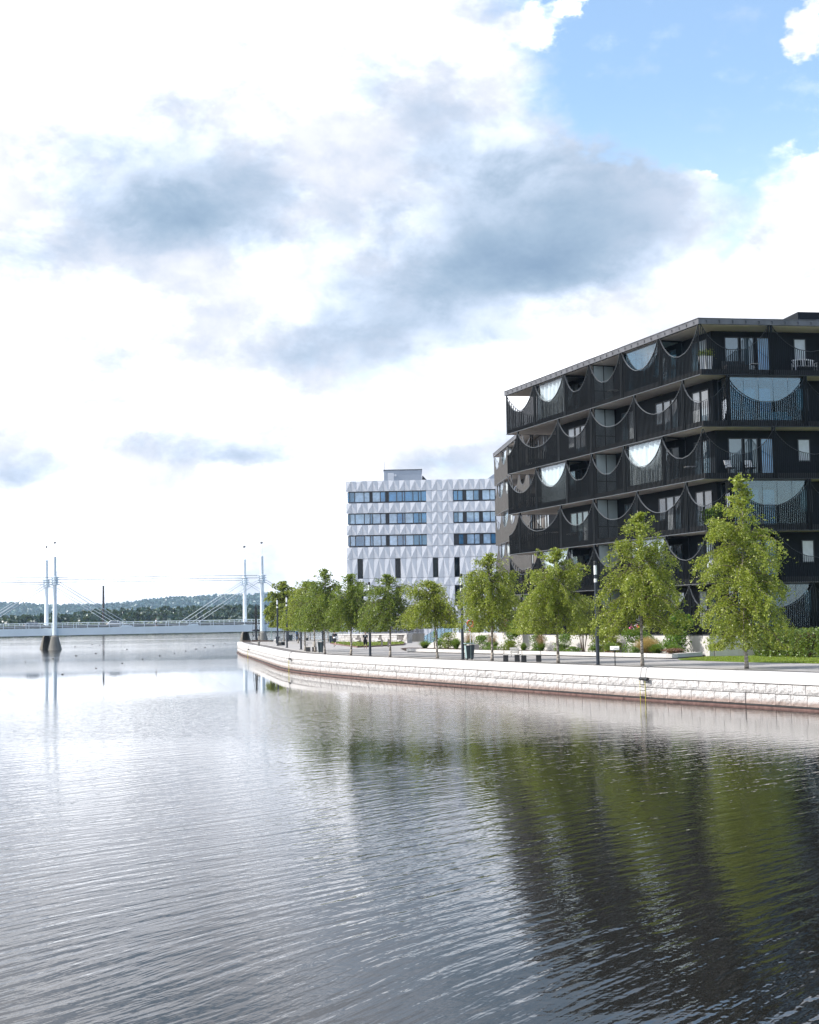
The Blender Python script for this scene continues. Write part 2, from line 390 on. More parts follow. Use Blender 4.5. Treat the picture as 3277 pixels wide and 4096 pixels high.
def watermat():
    m = bpy.data.materials.new('lake_water'); m.use_nodes = True; t = NT(m.node_tree); bs = t.n['Principled BSDF']
    P = t.add('ShaderNodeNewGeometry').outputs['Position']
    bs.inputs['Base Color'].default_value = (.010, .0095, .008, 1)
    bs.inputs['IOR'].default_value = 1.43
    def dirn(azc, cross, along, seed, detail=2, rough=.5, dist=.0):
        """ridged ripples with crests running along azimuth azc"""
        a = radians(azc); c = (sin(a), cos(a)); n = (cos(a), -sin(a))
        u = t.vm('DOT_PRODUCT', P, (c[0], c[1], 0), 1); v = t.vm('DOT_PRODUCT', P, (n[0], n[1], 0), 1)
        cb = t.add('ShaderNodeCombineXYZ'); t.put(cb.inputs[0], t.m('MULTIPLY', u, along)); t.put(cb.inputs[1], t.m('MULTIPLY', v, cross)); cb.inputs[2].default_value = seed
        return t.noise(cb.outputs[0], 1.0, detail, rough, dist)
    # slow warp so crests curve
    wn = t.noise(P, .05, 2, .5, 0, True)
    P0 = P
    P = t.vm('ADD', P, t.vm('MULTIPLY', t.vm('SUBTRACT', wn, (.5, .5, .5)), (3.4, 3.4, 0)))
    w1 = dirn(44, 3.5, .26, 1.0, 2, .45)
    w2 = dirn(33, 7.0, .8, 5.0, 2, .5)
    w3 = dirn(76, 1.5, .2, 9.0, 2, .5)
    w5 = dirn(84, 4.2, .5, 13.0, 2, .5)
    w4 = dirn(118, 4.5, 1.6, 3.0, 2, .5)
    fine = t.noise(P0, 13.0, 3, .65)
    # wind patches: rippled water within some 80 m, glassy pools beyond, streaks of light wind further out
    sp = t.add('ShaderNodeSeparateXYZ'); t.put(sp.inputs[0], P0)
    big = t.noise(t.vm('MULTIPLY', P0, (.012, .03, 0)), 1.0, 4, .55)
    yy = t.m('ADD', sp.outputs[1], t.m('MULTIPLY', t.m('SUBTRACT', big, .5), 34))
    near = t.smooth(yy, 92, 74)
    breeze = t.m('MULTIPLY', t.smooth(yy, 94, 78), t.smooth(yy, 44, 60))
    streak = t.smooth(t.noise(t.vm('MULTIPLY', P0, (.004, .05, 0)), 1.0, 3, .6), .54, .68)
    amp = t.m('ADD', t.m('MULTIPLY', near, .94), .06)
    close = t.m('ADD', .28, t.m('MULTIPLY', t.smooth(sp.outputs[1], 62, 18), 1.15))
    h = t.m('MULTIPLY', close, t.m('ADD', t.m('MULTIPLY', w1, .0145), t.m('MULTIPLY', w2, .006)))
    h = t.m('ADD', h, t.m('MULTIPLY', w3, .0085)); h = t.m('ADD', h, t.m('MULTIPLY', w5, .0035))
    h = t.m('ADD', h, t.m('MULTIPLY', w4, .003))
    h = t.m('MULTIPLY', h, t.m('SUBTRACT', 1.0, t.m('MULTIPLY', breeze, .35)))
    h = t.m('MULTIPLY', h, amp)
    fa = t.m('ADD', t.m('ADD', t.m('MULTIPLY', near, .0005), t.m('MULTIPLY', breeze, .0009)), t.m('MULTIPLY', streak, .0007))
    far = t.m('MULTIPLY', t.smooth(t.m('ADD', sp.outputs[1], t.m('MULTIPLY', t.m('SUBTRACT', big, .5), 30)), 125, 150), t.m('ADD', .35, t.m('MULTIPLY', t.noise(t.vm('MULTIPLY', P0, (.006, .045, 0)), 1.0, 2, .5), 1.3)))
    h = t.m('ADD', h, t.m('MULTIPLY', fine, fa))
    t.put(bs.inputs['Roughness'], t.m('ADD', .022, t.m('MULTIPLY', far, .085)))
    h = t.m('ADD', h, t.m('MULTIPLY', t.noise(t.vm('MULTIPLY', P0, (.6, 1.0, 1)), 4.2, 2, .5), t.m('MULTIPLY', breeze, t.m('ADD', .0035, t.m('MULTIPLY', t.m('MULTIPLY', t.smooth(sp.outputs[0], 9, 2), t.smooth(sp.outputs[0], -24, -11)), .012)))))
    b = t.add('ShaderNodeBump'); b.inputs['Distance'].default_value = 1.0; b.inputs['Strength'].default_value = 1.0
    t.put(b.inputs['Height'], h); t.l.new(b.outputs[0], bs.inputs['Normal'])
    return m
M['water'] = watermat()
def grassmat():
    m = mat('lawn', (.13, .19, .02), .9, .2, 0, .25, 1.2, .02, 60); return m
M['lawn'] = grassmat()
LEAF = {
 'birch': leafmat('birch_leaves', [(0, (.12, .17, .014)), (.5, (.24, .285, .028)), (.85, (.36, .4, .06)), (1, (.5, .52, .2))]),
 'birch_dk': leafmat('birch_leaves_dark', [(0, (.07, .125, .016)), (.6, (.15, .21, .025)), (1, (.28, .33, .08))]),  # birch leaves in a darker green
 'willow': leafmat('yellow_green_leaves', [(0, (.13, .17, .02)), (.6, (.25, .29, .04)), (1, (.36, .4, .08))]),
 'shrub': leafmat('shrub_leaves', [(0, (.04, .11, .01)), (.6, (.09, .2, .02)), (1, (.16, .28, .03))]),
 'lime': leafmat('lime_shrub_leaves', [(0, (.08, .13, .01)), (.6, (.16, .21, .015)), (1, (.24, .28, .02))]),
 'grass': leafmat('grass_blades', [(0, (.06, .13, .02)), (.6, (.11, .2, .04)), (1, (.18, .27, .07))]),
 'plume': leafmat('red_plumes', [(0, (.16, .05, .045)), (1, (.3, .12, .1))], .3),
 'tan': leafmat('tan_grass', [(0, (.42, .28, .12)), (1, (.62, .45, .22))], .35),
 'redleaf': leafmat('bronze_leaves', [(0, (.1, .025, .02)), (.5, (.18, .07, .05)), (1, (.3, .2, .16))], .25),
 'petal': leafmat('white_petals', [(0, (.6, .6, .5)), (1, (.8, .8, .75))], .3),
 'hedge': leafmat('hedge_leaves', [(0, (.04, .08, .01)), (.6, (.09, .15, .02)), (1, (.17, .23, .05))], .3),
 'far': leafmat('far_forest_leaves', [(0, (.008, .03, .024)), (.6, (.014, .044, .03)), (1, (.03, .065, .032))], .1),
 'ridge': leafmat('haze_tinted_ridge_leaves', [(0, (.02, .06, .06)), (.6, (.035, .09, .08)), (1, (.06, .13, .09))], .1),  # bluer and lighter leaves: distance haze put into the colour
 'slope': leafmat('haze_tinted_slope_leaves', [(0, (.04, .11, .09)), (.6, (.07, .16, .11)), (1, (.11, .2, .11))], .1),  # slope below the ridge, haze likewise tinted into the leaves
 'farlt': leafmat('shore_tree_leaves', [(0, (.04, .075, .02)), (.6, (.07, .11, .03)), (1, (.12, .13, .04))], .1),
}

# ================================================================== SETTING
def az_dir(a): return np.array([sin(radians(a)), cos(radians(a))])
# --- water: one sheet reaching the horizon
mb = MB()
mb.face([(5600*cos(2*pi*i/96), 5600*sin(2*pi*i/96), 0) for i in range(96)])
struct('lake_water', mb, M['water'])

# quay line (foot of the wall), from the right of the picture round the tip of the promenade
QW = [(52, -12), (30.6, 34), (17.64, 62.33), (12.36, 71.9), (6.6, 84.9), (-.9, 101.6), (-4.91, 111.2), (-9.0, 122.2), (-11.87, 132.69), (-14.3, 146.2),
      (-17.73, 165.9), (-21.17, 185.4), (-23.9, 200.0), (-26.0, 214.5), (-27.1, 221.0), (-26.6, 226.5), (-24.3, 230.6), (-20.5, 234.2)]
QW = [np.array(p, float) for p in QW]
def chaikin(p, n=2):
    for _ in range(n):
        q = [p[0]]
        for a, b in zip(p[:-1], p[1:]): q += [a*.75+b*.25, a*.25+b*.75]
        p = q + [p[-1]]
    return p
QL = chaikin(QW, 2)
def offset(pl, d):
    out = []
    for i in range(len(pl)):
        a = pl[max(0, i-1)]; b = pl[min(len(pl)-1, i+1)]; t = (b-a)/np.linalg.norm(b-a)
        out.append(pl[i] + np.array([t[1], -t[0]])*d)      # inland = right of travel direction
    return out
def strip(name, pa, pb, z, m):
    mb = MB()
    for i in range(len(pa)-1):
        mb.face([(*pb[i], z), (*pb[i+1], z), (*pa[i+1], z), (*pa[i], z)])
    return struct(name, mb, m)
back = [(-15.5, 238.5), (-6, 247), (22, 264), (90, 300), (140, 290), (140, 40), (110, -12)]
inner = offset(QL, .55)
mb = MB(); poly = [tuple(p) for p in inner] + back
import mathutils.geometry as mg
tri = mg.tessellate_polygon([[Vector((x, y, 0)) for x, y in poly]])
mb.v = [(x, y, 1.594) for x, y in poly]; mb.f = [tuple(t) for t in tri]
# make all faces look up
mb.f = [f if ((mb.v[f[1]][0]-mb.v[f[0]][0])*(mb.v[f[2]][1]-mb.v[f[0]][1])-(mb.v[f[1]][1]-mb.v[f[0]][1])*(mb.v[f[2]][0]-mb.v[f[0]][0])) > 0 else f[::-1] for f in mb.f]
struct('promenade_path', mb, M['path'])
strip('gravel_strip', offset(QL, .55), offset(QL, 1.95), 1.600, M['gravel'])
strip('path_edging', offset(QL, 1.95), offset(QL, 2.12), 1.604, M['edge'])
# far bank behind the promenade, below the sheet (a sloping stone bank)
mb = MB(); bb = [tuple(QL[-1])] + back[:4]
for a, b in zip(bb[:-1], bb[1:]):
    n = np.array([-(b[1]-a[1]), b[0]-a[0]]); n = n/np.linalg.norm(n)*1.2
    mb.face([(a[0], a[1], 1.59), (b[0], b[1], 1.59), (b[0]+n[0], b[1]+n[1], -.5), (a[0]+n[0], a[1]+n[1], -.5)])
struct('rear_bank', mb, M['stonew'])

# --- quay wall, built of stones
quay = thing('quay_wall', (17.64, 62.33, 0), 'long pale granite quay wall with smooth capstones and rust-red waling at the waterline', 'wall')
cum = [0.0]
for a, b in zip(QL[:-1], QL[1:]): cum.append(cum[-1]+float(np.linalg.norm(b-a)))
cum = np.array(cum); QA = np.array(QL)
def along(s):
    s = max(0, min(cum[-1]-1e-3, s)); i = int(np.searchsorted(cum, s, 'right')-1); i = min(i, len(QL)-2)
    u = (s-cum[i])/(cum[i+1]-cum[i]); p = QA[i]*(1-u)+QA[i+1]*u; t = (QA[i+1]-QA[i]); t = t/np.linalg.norm(t)
    return p, t
s_start = float(cum[np.argmin(np.abs(QA[:, 1]-58))])
def stone_mesh(seed, wd, ht, dp, rough):
    r = random.Random(seed); nx, nz = 5, 4; mb = MB(); g = {}
    for i in range(nx):
        for k in range(nz):
            x = -wd/2 + wd*i/(nx-1); z = ht*k/(nz-1)
            e = 0 if (i in (0, nx-1) or k in (0, nz-1)) else 1
            y = -(r.uniform(.25, 1.0)*rough if e else r.uniform(0, .18)*rough)
            if not e: x += 0 if i in (0, nx-1) else r.uniform(-.02, .02)
            g[i, k] = len(mb.v); mb.v.append((x, y, z))
    for i in range(nx-1):
        for k in range(nz-1): mb.f.append((g[i, k], g[i+1, k], g[i+1, k+1], g[i, k+1]))
    # sides back to depth
    ring = [g[i, 0] for i in range(nx)] + [g[nx-1, k] for k in range(1, nz)] + [g[i, nz-1] for i in range(nx-2, -1, -1)] + [g[0, k] for k in range(nz-2, 0, -1)]
    b0 = len(mb.v)
    for q in ring: mb.v.append((mb.v[q][0], dp, mb.v[q][2]))
    n = len(ring)
    for i in range(n): mb.f.append((ring[(i+1) % n], ring[i], b0+i, b0+(i+1) % n))
    return mesh_from('stone', mb.v, mb.f, M['granite'])
SM = [stone_mesh(i, 1.0, 1.0, .3, .065) for i in range(9)]
# local x along wall, local -y faces the water; wall travels so that inland is right: water is left
def place_stone(name, me, s, wd, z0, ht, par, dy=0.0):
    p, t = along(s+wd/2); nl = np.array([-t[1], t[0]])           # towards the water
    ang = math.atan2(-t[1], -t[0])                                # local x = -t so local -y = ... towards water
    # local -y direction = (sin ang, -cos ang)
    q = p + nl*dy
    return inst(name, me, (q[0], q[1], z0), ang, par, (wd-.03, 1, ht-.028))
r = random.Random(3)
for course, (z0, ht) in enumerate(((.66, .44), (.155, .5))):
    s = s_start + (.3 if course else 0); cnt = 0; rest = MB()
    while s < cum[-1]-.5:
        wd = r.uniform(.78, 1.12)
        if cnt < 150:
            place_stone('stone', r.choice(SM), s, wd, z0, ht, quay, r.uniform(-.01, .02)); cnt += 1
        else:
            me = r.choice(SM); p, t = along(s+wd/2); ang = math.atan2(-t[1], -t[0]); c_, s_ = cos(ang), sin(ang); b = len(rest.v)
            for v in me.vertices:
                x, y, z = v.co.x*(wd-.022), v.co.y, v.co.z*(ht-.02); rest.v.append((p[0]+x*c_-y*s_, p[1]+x*s_+y*c_, z0+z))
            rest.f += [tuple(b+i for i in pf.vertices) for pf in me.polygons]
        s += wd
    if rest.v: obj('far_stones', rest, M['granite'], quay, stuff=True)
# capstones, each about 3.2 m
s = s_start; 
while s < cum[-1]-.5:
    L_ = r.uniform(3.0, 3.6); mb = MB(); e = min(s+L_-.015, cum[-1]-.01)
    n = 4; A = [along(s+(e-s)*k/n) for k in range(n+1)]
    for k in range(n):
        (p, t), (q, u) = A[k], A[k+1]; np_, nq = np.array([-t[1], t[0]]), np.array([-u[1], u[0]])
        a0, a1 = p+np_*.06, p-np_*.56; b0, b1 = q+nq*.06, q-nq*.56
        i = len(mb.v); mb.v += [(*a0, 1.115), (*b0, 1.115), (*b1, 1.115), (*a1, 1.115), (*a0, 1.585), (*b0, 1.585), (*b1, 1.625), (*a1, 1.625), (*(a0-np_*.03), 1.612), (*(b0-nq*.03), 1.612)]
        mb.f += [(i, i+4, i+5, i+1), (i+4, i+8, i+9, i+5), (i+8, i+7, i+6, i+9), (i+3, i+2, i+6, i+7), (i+3, i, i+1, i+2)]
        if k == 0: mb.f.append((i+3, i+7, i+8, i+4, i))
        if k == n-1: mb.f.append((i+2, i+1, i+5, i+9, i+6))
    mb.f = [f[::-1] for f in mb.f]
    obj('cap_stone', mb, M['cap'], quay); s = e+.015
# dark backing behind the joints and under the cap
def wallstrip(name, d0, d1, z0, z1, m, step=1.5, s0=None, s1=None, parent=quay):
    mb = MB(); s = s0 if s0 is not None else s_start-14; pts = []; s1 = s1 or cum[-1]-.01
    while s < s1: pts.append(along(max(0, s))); s += step
    pts.append(along(s1))
    for (p, t), (q, u) in zip(pts[:-1], pts[1:]):
        np_, nq = np.array([-t[1], t[0]]), np.array([-u[1], u[0]]); a0, a1 = p+np_*d1, p+np_*d0; b0, b1 = q+nq*d1, q+nq*d0
        i = len(mb.v); mb.v += [(*a0, z0), (*b0, z0), (*b1, z0), (*a1, z0), (*a0, z1), (*b0, z1), (*b1, z1), (*a1, z1)]
        mb.f += [(i+1, i+5, i+4, i), (i+4, i+5, i+6, i+7), (i+1, i, i+3, i+2)]
    return obj(name, mb, m, parent)
wallstrip('backing', -.5, -.03, -1.0, 1.112, M['gravel'])
s = s_start
while s < cum[-1]-1:
    e = min(s+9.6, cum[-1]-.02)
    wallstrip('waling', -.02, .18, -.4, .09, M['rust'], 1.2, s, e-.05); s = e
wallstrip('rubber_strip', -.02, .2, .093, .135, M['rubber'], 1.2, s_start-14)

# --- lawn and planting bed
def polysheet(name, pts, z, m):
    mb = MB(); tr = mg.tessellate_polygon([[Vector((x, y, 0)) for x, y in pts]]); mb.v = [(x, y, z) for x, y in pts]
    mb.f = [tuple(t) if ((pts[t[1]][0]-pts[t[0]][0])*(pts[t[2]][1]-pts[t[0]][1])-(pts[t[1]][1]-pts[t[0]][1])*(pts[t[2]][0]-pts[t[0]][0])) > 0 else tuple(t)[::-1] for t in tr]
    return struct(name, mb, m)
LAWN = [(16.3, 88.1), (16.2, 85.9), (17.2, 83.1), (18.5, 79.9), (21.4, 75.25), (27.5, 61), (45, 40), (60, 60), (40, 97), (19.6, 93.5), (18.9, 92.4)]
polysheet('lawn', LAWN, 1.606, M['lawn'])
BED = [(-.35, 124.2), (4.1, 114.2), (7.1, 108.1), (12.7, 96.1), (16.2, 88.95), (19.1, 93.0), (3.6, 134.0), (-.3, 139.9), (-1.2, 138.0)]
polysheet('planting_bed', BED, 1.70, M['soil'])
curbp = [np.array(p, float) for p in ((-.5, 124.05), (3.95, 114.26), (6.97, 108.2), (12.6, 96.17), (16.15, 88.9), (18.75, 92.3))]
curb = thing('bed_kerb', (16.15, 88.9, 1.6), 'low pale concrete kerb that edges the planting bed along the path', 'kerb')
ni = 0
for a, b in zip(curbp[:-1], curbp[1:]):
    t = (b-a); L_ = np.linalg.norm(t); t = t/L_; nl = np.array([-t[1], t[0]]) if False else np.array([t[1], -t[0]])
    k = max(1, round(L_/3.2))
    for i in range(k):
        p = a+t*(L_*i/k+.01); q = a+t*(L_*(i+1)/k-.01)
        inw = -nl if a[0] < 16 else -nl
        mb = MB(); p2, q2 = p+inw*.45, q+inw*.45
        mb.quadbox([(*p, 1.66), (*q, 1.66), (*q2, 1.66), (*p2, 1.66), (*p, 1.9), (*q, 1.9), (*q2, 1.9), (*p2, 1.9)])
        obj('kerb_block', mb, M['conc'], curb)
        mb = MB(); p3, q3 = p+inw*.08, q+inw*.08
        mb.quadbox([(*p3, 1.597), (*q3, 1.597), (*(q2), 1.597), (*(p2), 1.597), (*p3, 1.66), (*q3, 1.66), (*q2, 1.66), (*p2, 1.66)])
        obj('kerb_base', mb, M['black'], curb)

# ------------------------------------------------------------------ cable-stayed bridge
A0, A1 = np.array([-70.8, 283.0]), np.array([-30.85, 295.0]); bd = (A1-A0)/np.linalg.norm(A1-A0); bn = np.array([-.351, .936])
bridge = thing('road_bridge', (-50.8, 289, 0), 'long pale blue-white cable-stayed road bridge with four slim round pylons crossing the lake', 'bridge')
BP = lambda s, d, z: (A0[0]+bd[0]*s+bn[0]*d, A0[1]+bd[1]*s+bn[1]*d, z)
S0, S1 = -70, 150
def bbox(name, s0, s1, d0, d1, z0, z1, m, par=bridge):
    mb = MB(); mb.quadbox([BP(s0, d0, z0), BP(s1, d0, z0), BP(s1, d1, z0), BP(s0, d1, z0), BP(s0, d0, z1), BP(s1, d0, z1), BP(s1, d1, z1), BP(s0, d1, z1)])
    return obj(name, mb, m, par)
bs = S0
joints = [S0, -42, -.4, 41.2, 83, S1]
for a, b in zip(joints[:-1], joints[1:]): bbox('fascia', a+.02, b-.02, .5, .8, 2.93, 4.3, M['white_steel'])
bbox('deck', S0, S1, .82, 14.2, 3.3, 4.1, M['conc'])
bbox('rear_fascia', S0, S1, 14.2, 14.5, 2.93, 4.3, M['white_steel'])
bbox('bottom_flange', S0, S1, .45, 1.0, 2.84, 2.925, M['cable'])
road = bbox('road_surface', S0, S1, 3.2, 12, 4.104, 4.11, M['path'])
pm = None
for d in (.62, 14.35):
    for z, rr in ((5.33, .055), (4.98, .032), (4.66, .032)):
        obj('rail_tube', MB().tube(BP(S0, d, z), BP(S1, d, z), rr, n=6), M['white_steel'], bridge)
    mbp = MB().box(-.05, .05, -.04, .04, 0, 1.03); mep = mesh_from('rail_post', mbp.v, mbp.f, M['white_steel'])
    s = S0+.5; k = 0
    while s < S1:
        p = BP(s, d, 4.3); inst('rail_post', mep, p, math.atan2(bd[1], bd[0]), bridge); s += (.55 if k % 5 == 0 else 2.15); k += 1
bbox('barrier', S0, S1, 2.4, 2.55, 4.35, 4.85, M['rail'])
def pylon(s, d, top):
    c = BP(s, d, 0)
    pb = obj('pylon', MB().lathe(c, [(.48, 2.9), (.45, 4.5), (.38, 12), (.34, top-.02), (.32, top)], 18), M['white_steel'], bridge, smooth=False)
    mb = MB()
    mb.lathe((c[0], c[1], top), [(.26, 0), (.26, .04)], 14)
    for i in range(4):
        a = pi/4+i*pi/2; q = (c[0]+.22*cos(a), c[1]+.22*sin(a)); mb.tube((q[0], q[1], top), (q[0], q[1], top+2.6), .018, n=5)
    obj('lantern_frame', mb, M['white_steel'], pb)
    obj('lantern_cap', MB().lathe((c[0], c[1], top+2.55), [(.03, 0), (.36, .22), (.34, .27), (.03, .5)], 12), M['rail'], pb)
    mb = MB()
    for z in (12.95, 13.45, 13.95, 14.4): mb.lathe((c[0], c[1], z-.12), [(.36, 0), (.5, .05), (.5, .19), (.36, .24)], 12)
    for sg in (-1, 1):
        for z in (12.95, 13.45, 13.95, 14.4):
            a = BP(s+sg*.42, d, z); b = BP(s+sg*.95, d, z); mb.tube(a, b, .17, .07, 8)
        mb.quadbox([BP(s+sg*.3, d-.12, 12.8), BP(s+sg*.62, d-.12, 13.0), BP(s+sg*.62, d+.12, 13.0), BP(s+sg*.3, d+.12, 12.8), BP(s+sg*.3, d-.12, 14.6), BP(s+sg*.62, d-.12, 14.35), BP(s+sg*.62, d+.12, 14.35), BP(s+sg*.3, d+.12, 14.6)])
    obj('cable_saddle', mb, M['white_steel'], pb)
    pr = obj('pier', MB().lathe((c[0], c[1], -1.0), [(1.75, 0), (1.42, 1.0), (1.36, 1.15), (.74, 3.6), (.7, 3.65), (.5, 3.85)], 20), M['conc_dk'], bridge)
for s, d, top in ((0, 0, 18.5), (0, 14.9, 18.5), (41.7, 0, 18.4), (41.7, 14.9, 18.4)): pylon(s, d, top)
def cable(a, b, r=.05):
    return obj('cable', MB().tube(a, b, r, n=6), M['tie'] if abs(a[2]-b[2]) < 1 else M['cable'], bridge)
for d in (0, 14.9):
    for z in (14.4, 13.9): cable(BP(.9, d, z), BP(40.8, d, z), .06)
    for z in (14.4, 13.9, 13.45): cable(BP(-.9, d, z), BP(-70, d, z+.1), .05)
    for sp, sg in ((0, 1), (0, -1), (41.7, -1), (41.7, 1)):
        for z, e in ((13.45, 15.2), (12.95, 13.9)):
            if d == 0: e += 0
            dd = d-(0 if d else 0)+(.55 if d == 0 else -.5)
            cable(BP(sp+sg*.9, d, z), BP(sp+sg*e, dd, 4.45), .06)
        mb = MB(); e = 14.6; dd = .62 if d == 0 else 14.3
        mb.quadbox([BP(sp+sg*(e-1.6), dd-.15, 4.3), BP(sp+sg*(e+1.1), dd-.15, 4.3), BP(sp+sg*(e+1.1), dd+.15, 4.3), BP(sp+sg*(e-1.6), dd+.15, 4.3),
                    BP(sp+sg*(e-1.3), dd-.12, 4.75), BP(sp+sg*(e+.3), dd-.12, 4.55), BP(sp+sg*(e+.3), dd+.12, 4.55), BP(sp+sg*(e-1.3), dd+.12, 4.75)])
        obj('cable_anchor', mb, M['white_steel'], bridge)

# ------------------------------------------------------------------ far shore: wooded hills
def vnoise(x, seed):     # smooth 1-D noise
    r = np.random.default_rng(seed).uniform(-1, 1, 4096); i = np.floor(x).astype(int); f = x-i; f = f*f*(3-2*f)
    return r[i % 4096]*(1-f)+r[(i+1) % 4096]*f
def hill(name, D0, D1, a0, a1, hfun, m, n=160, rows=6):
    """land rising from the shore at distance D0 to a ridge at D1; hfun(az)->ridge height"""
    mb = MB(); azs = np.linspace(a0, a1, n)
    for j in range(rows+2):
        u = min(j, rows)/rows
        for a in azs:
            D = D0+(D1-D0)*u if j <= rows else D1+(D1-D0)*.8
            z = .3+hfun(a)*(u*u*(3-2*u)) if j <= rows else -2
            mb.v.append((D*sin(radians(a)), D*cos(radians(a)), z if j else -.5))
    for j in range(rows+1):
        for i in range(n-1): mb.f.append((j*n+i, j*n+i+1, (j+1)*n+i+1, (j+1)*n+i))
    return struct(name, mb, m, True)
M['hillsoil'] = mat('forest_floor', (.03, .05, .02), .95, .1, 0, .3, .02)
near_h = lambda a: float(2.2 + 5.2*(1/(1+math.exp(-(a+13.6)*1.8))) + .9*vnoise(np.array([a*.9+40]), 2)[0])
far_h = lambda a: float(72 + 10.0*vnoise(np.array([a*.35+50]), 4)[0] + 8.0*vnoise(np.array([a*.9+80]), 5)[0] - 10.0*math.exp(-((a+13.4)/.9)**2) + 3*math.exp(-((a+6.2)/.8)**2))
hill('near_hill', 850, 1080, -42, 24, near_h, M['hillsoil'])
hill('far_hills', 3500, 4900, -42, 24, far_h, M['hillsoil'])
def forest(name, label, D0, D1, a0, a1, hfun, hD0, hD1, count, hmin, hmax, leaf, quads, cone=.5, seed=0, qs=.16):
    rg = np.random.default_rng(seed)
    a = rg.uniform(a0, a1, count); u = rg.uniform(0, 1, count); D = D0+(D1-D0)*u
    uh = np.clip((D-hD0)/(hD1-hD0), 0, 1); hz = np.array([hfun(x) for x in a])*(uh*uh*(3-2*uh))+.3
    H = rg.uniform(hmin, hmax, count); isc = rg.uniform(0, 1, count) < cone; W = H*np.where(isc, .22, rg.uniform(.38, .6, count))
    # leaf clumps per tree
    N = count*quads; T = np.repeat(np.arange(count), quads)
    zz = rg.uniform(.12, 1.0, N); prof = np.where(isc[T], (1.04-zz), np.sqrt(np.clip(1-((zz-.55)/.47)**2, .02, 1)))
    th = rg.uniform(0, 2*pi, N); rad = W[T]*prof*np.sqrt(rg.uniform(.3, 1, N))
    cx = D[T]*np.sin(np.radians(a[T]))+rad*np.cos(th); cyy = D[T]*np.cos(np.radians(a[T]))+rad*np.sin(th); cz = hz[T]+zz*H[T]
    s = H[T]*qs*rg.uniform(.6, 1.2, N)
    V = np.empty((N, 4, 3)); nrm = rg.normal(size=(N, 3)); nrm[:, 1] -= .4
    nrm /= np.linalg.norm(nrm, axis=1)[:, None]; tmp = rg.normal(size=(N, 3)); e1 = np.cross(nrm, tmp); e1 /= np.linalg.norm(e1, axis=1)[:, None]; e2 = np.cross(nrm, e1)
    c = np.stack([cx, cyy, cz], 1)
    for k, (p, q) in enumerate(((-1, -.7), (.8, -1), (1, .8), (-.7, 1))): V[:, k] = c+e1*(s*p)[:, None]+e2*(s*q)[:, None]
    o = np_obj(name, V.reshape(-1, 3), N, leaf); o['kind'] = 'stuff'; o['label'] = label; o['category'] = 'forest'; return o
def np_obj(name, V, nq, m, parent=None):
    me = bpy.data.meshes.new(name); me.vertices.add(len(V)); me.vertices.foreach_set('co', V.astype(np.float32).ravel())
    me.loops.add(nq*4); me.loops.foreach_set('vertex_index', np.arange(nq*4, dtype=np.int32)); me.polygons.add(nq)
    me.polygons.foreach_set('loop_start', np.arange(0, nq*4, 4, dtype=np.int32))
    me.materials.append(m); me.update(calc_edges=True)
    o = bpy.data.objects.new(name, me); COL.objects.link(o); o.parent = parent; return o
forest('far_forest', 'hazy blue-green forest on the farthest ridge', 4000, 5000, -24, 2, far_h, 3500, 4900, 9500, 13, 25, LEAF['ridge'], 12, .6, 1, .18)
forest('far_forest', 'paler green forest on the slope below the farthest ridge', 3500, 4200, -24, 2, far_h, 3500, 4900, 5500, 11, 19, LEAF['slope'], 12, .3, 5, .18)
forest('near_forest', 'dark green conifer forest on the nearer hill behind the bridge', 900, 1085, -30, 4, near_h, 850, 1080, 1500, 7.5, 11.5, LEAF['far'], 60, .45, 2, .11)
forest('shore_trees', 'lighter round trees along the far shore under the bridge railing', 845, 905, -30, 4, near_h, 850, 1080, 520, 3.5, 7.5, LEAF['farlt'], 60, .05, 3, .13)
# tall mooring chimney seen beyond the bridge
tag(obj('chimney', MB().lathe((-181.5, 840, 0), [(.8, 0), (.65, 16), (.55, 28.3), (.62, 28.5), (.62, 28.9), (.4, 29)], 12), M['brown']), 'tall thin dark brown chimney on the far shore, seen between the bridge stay cables', 'chimney')

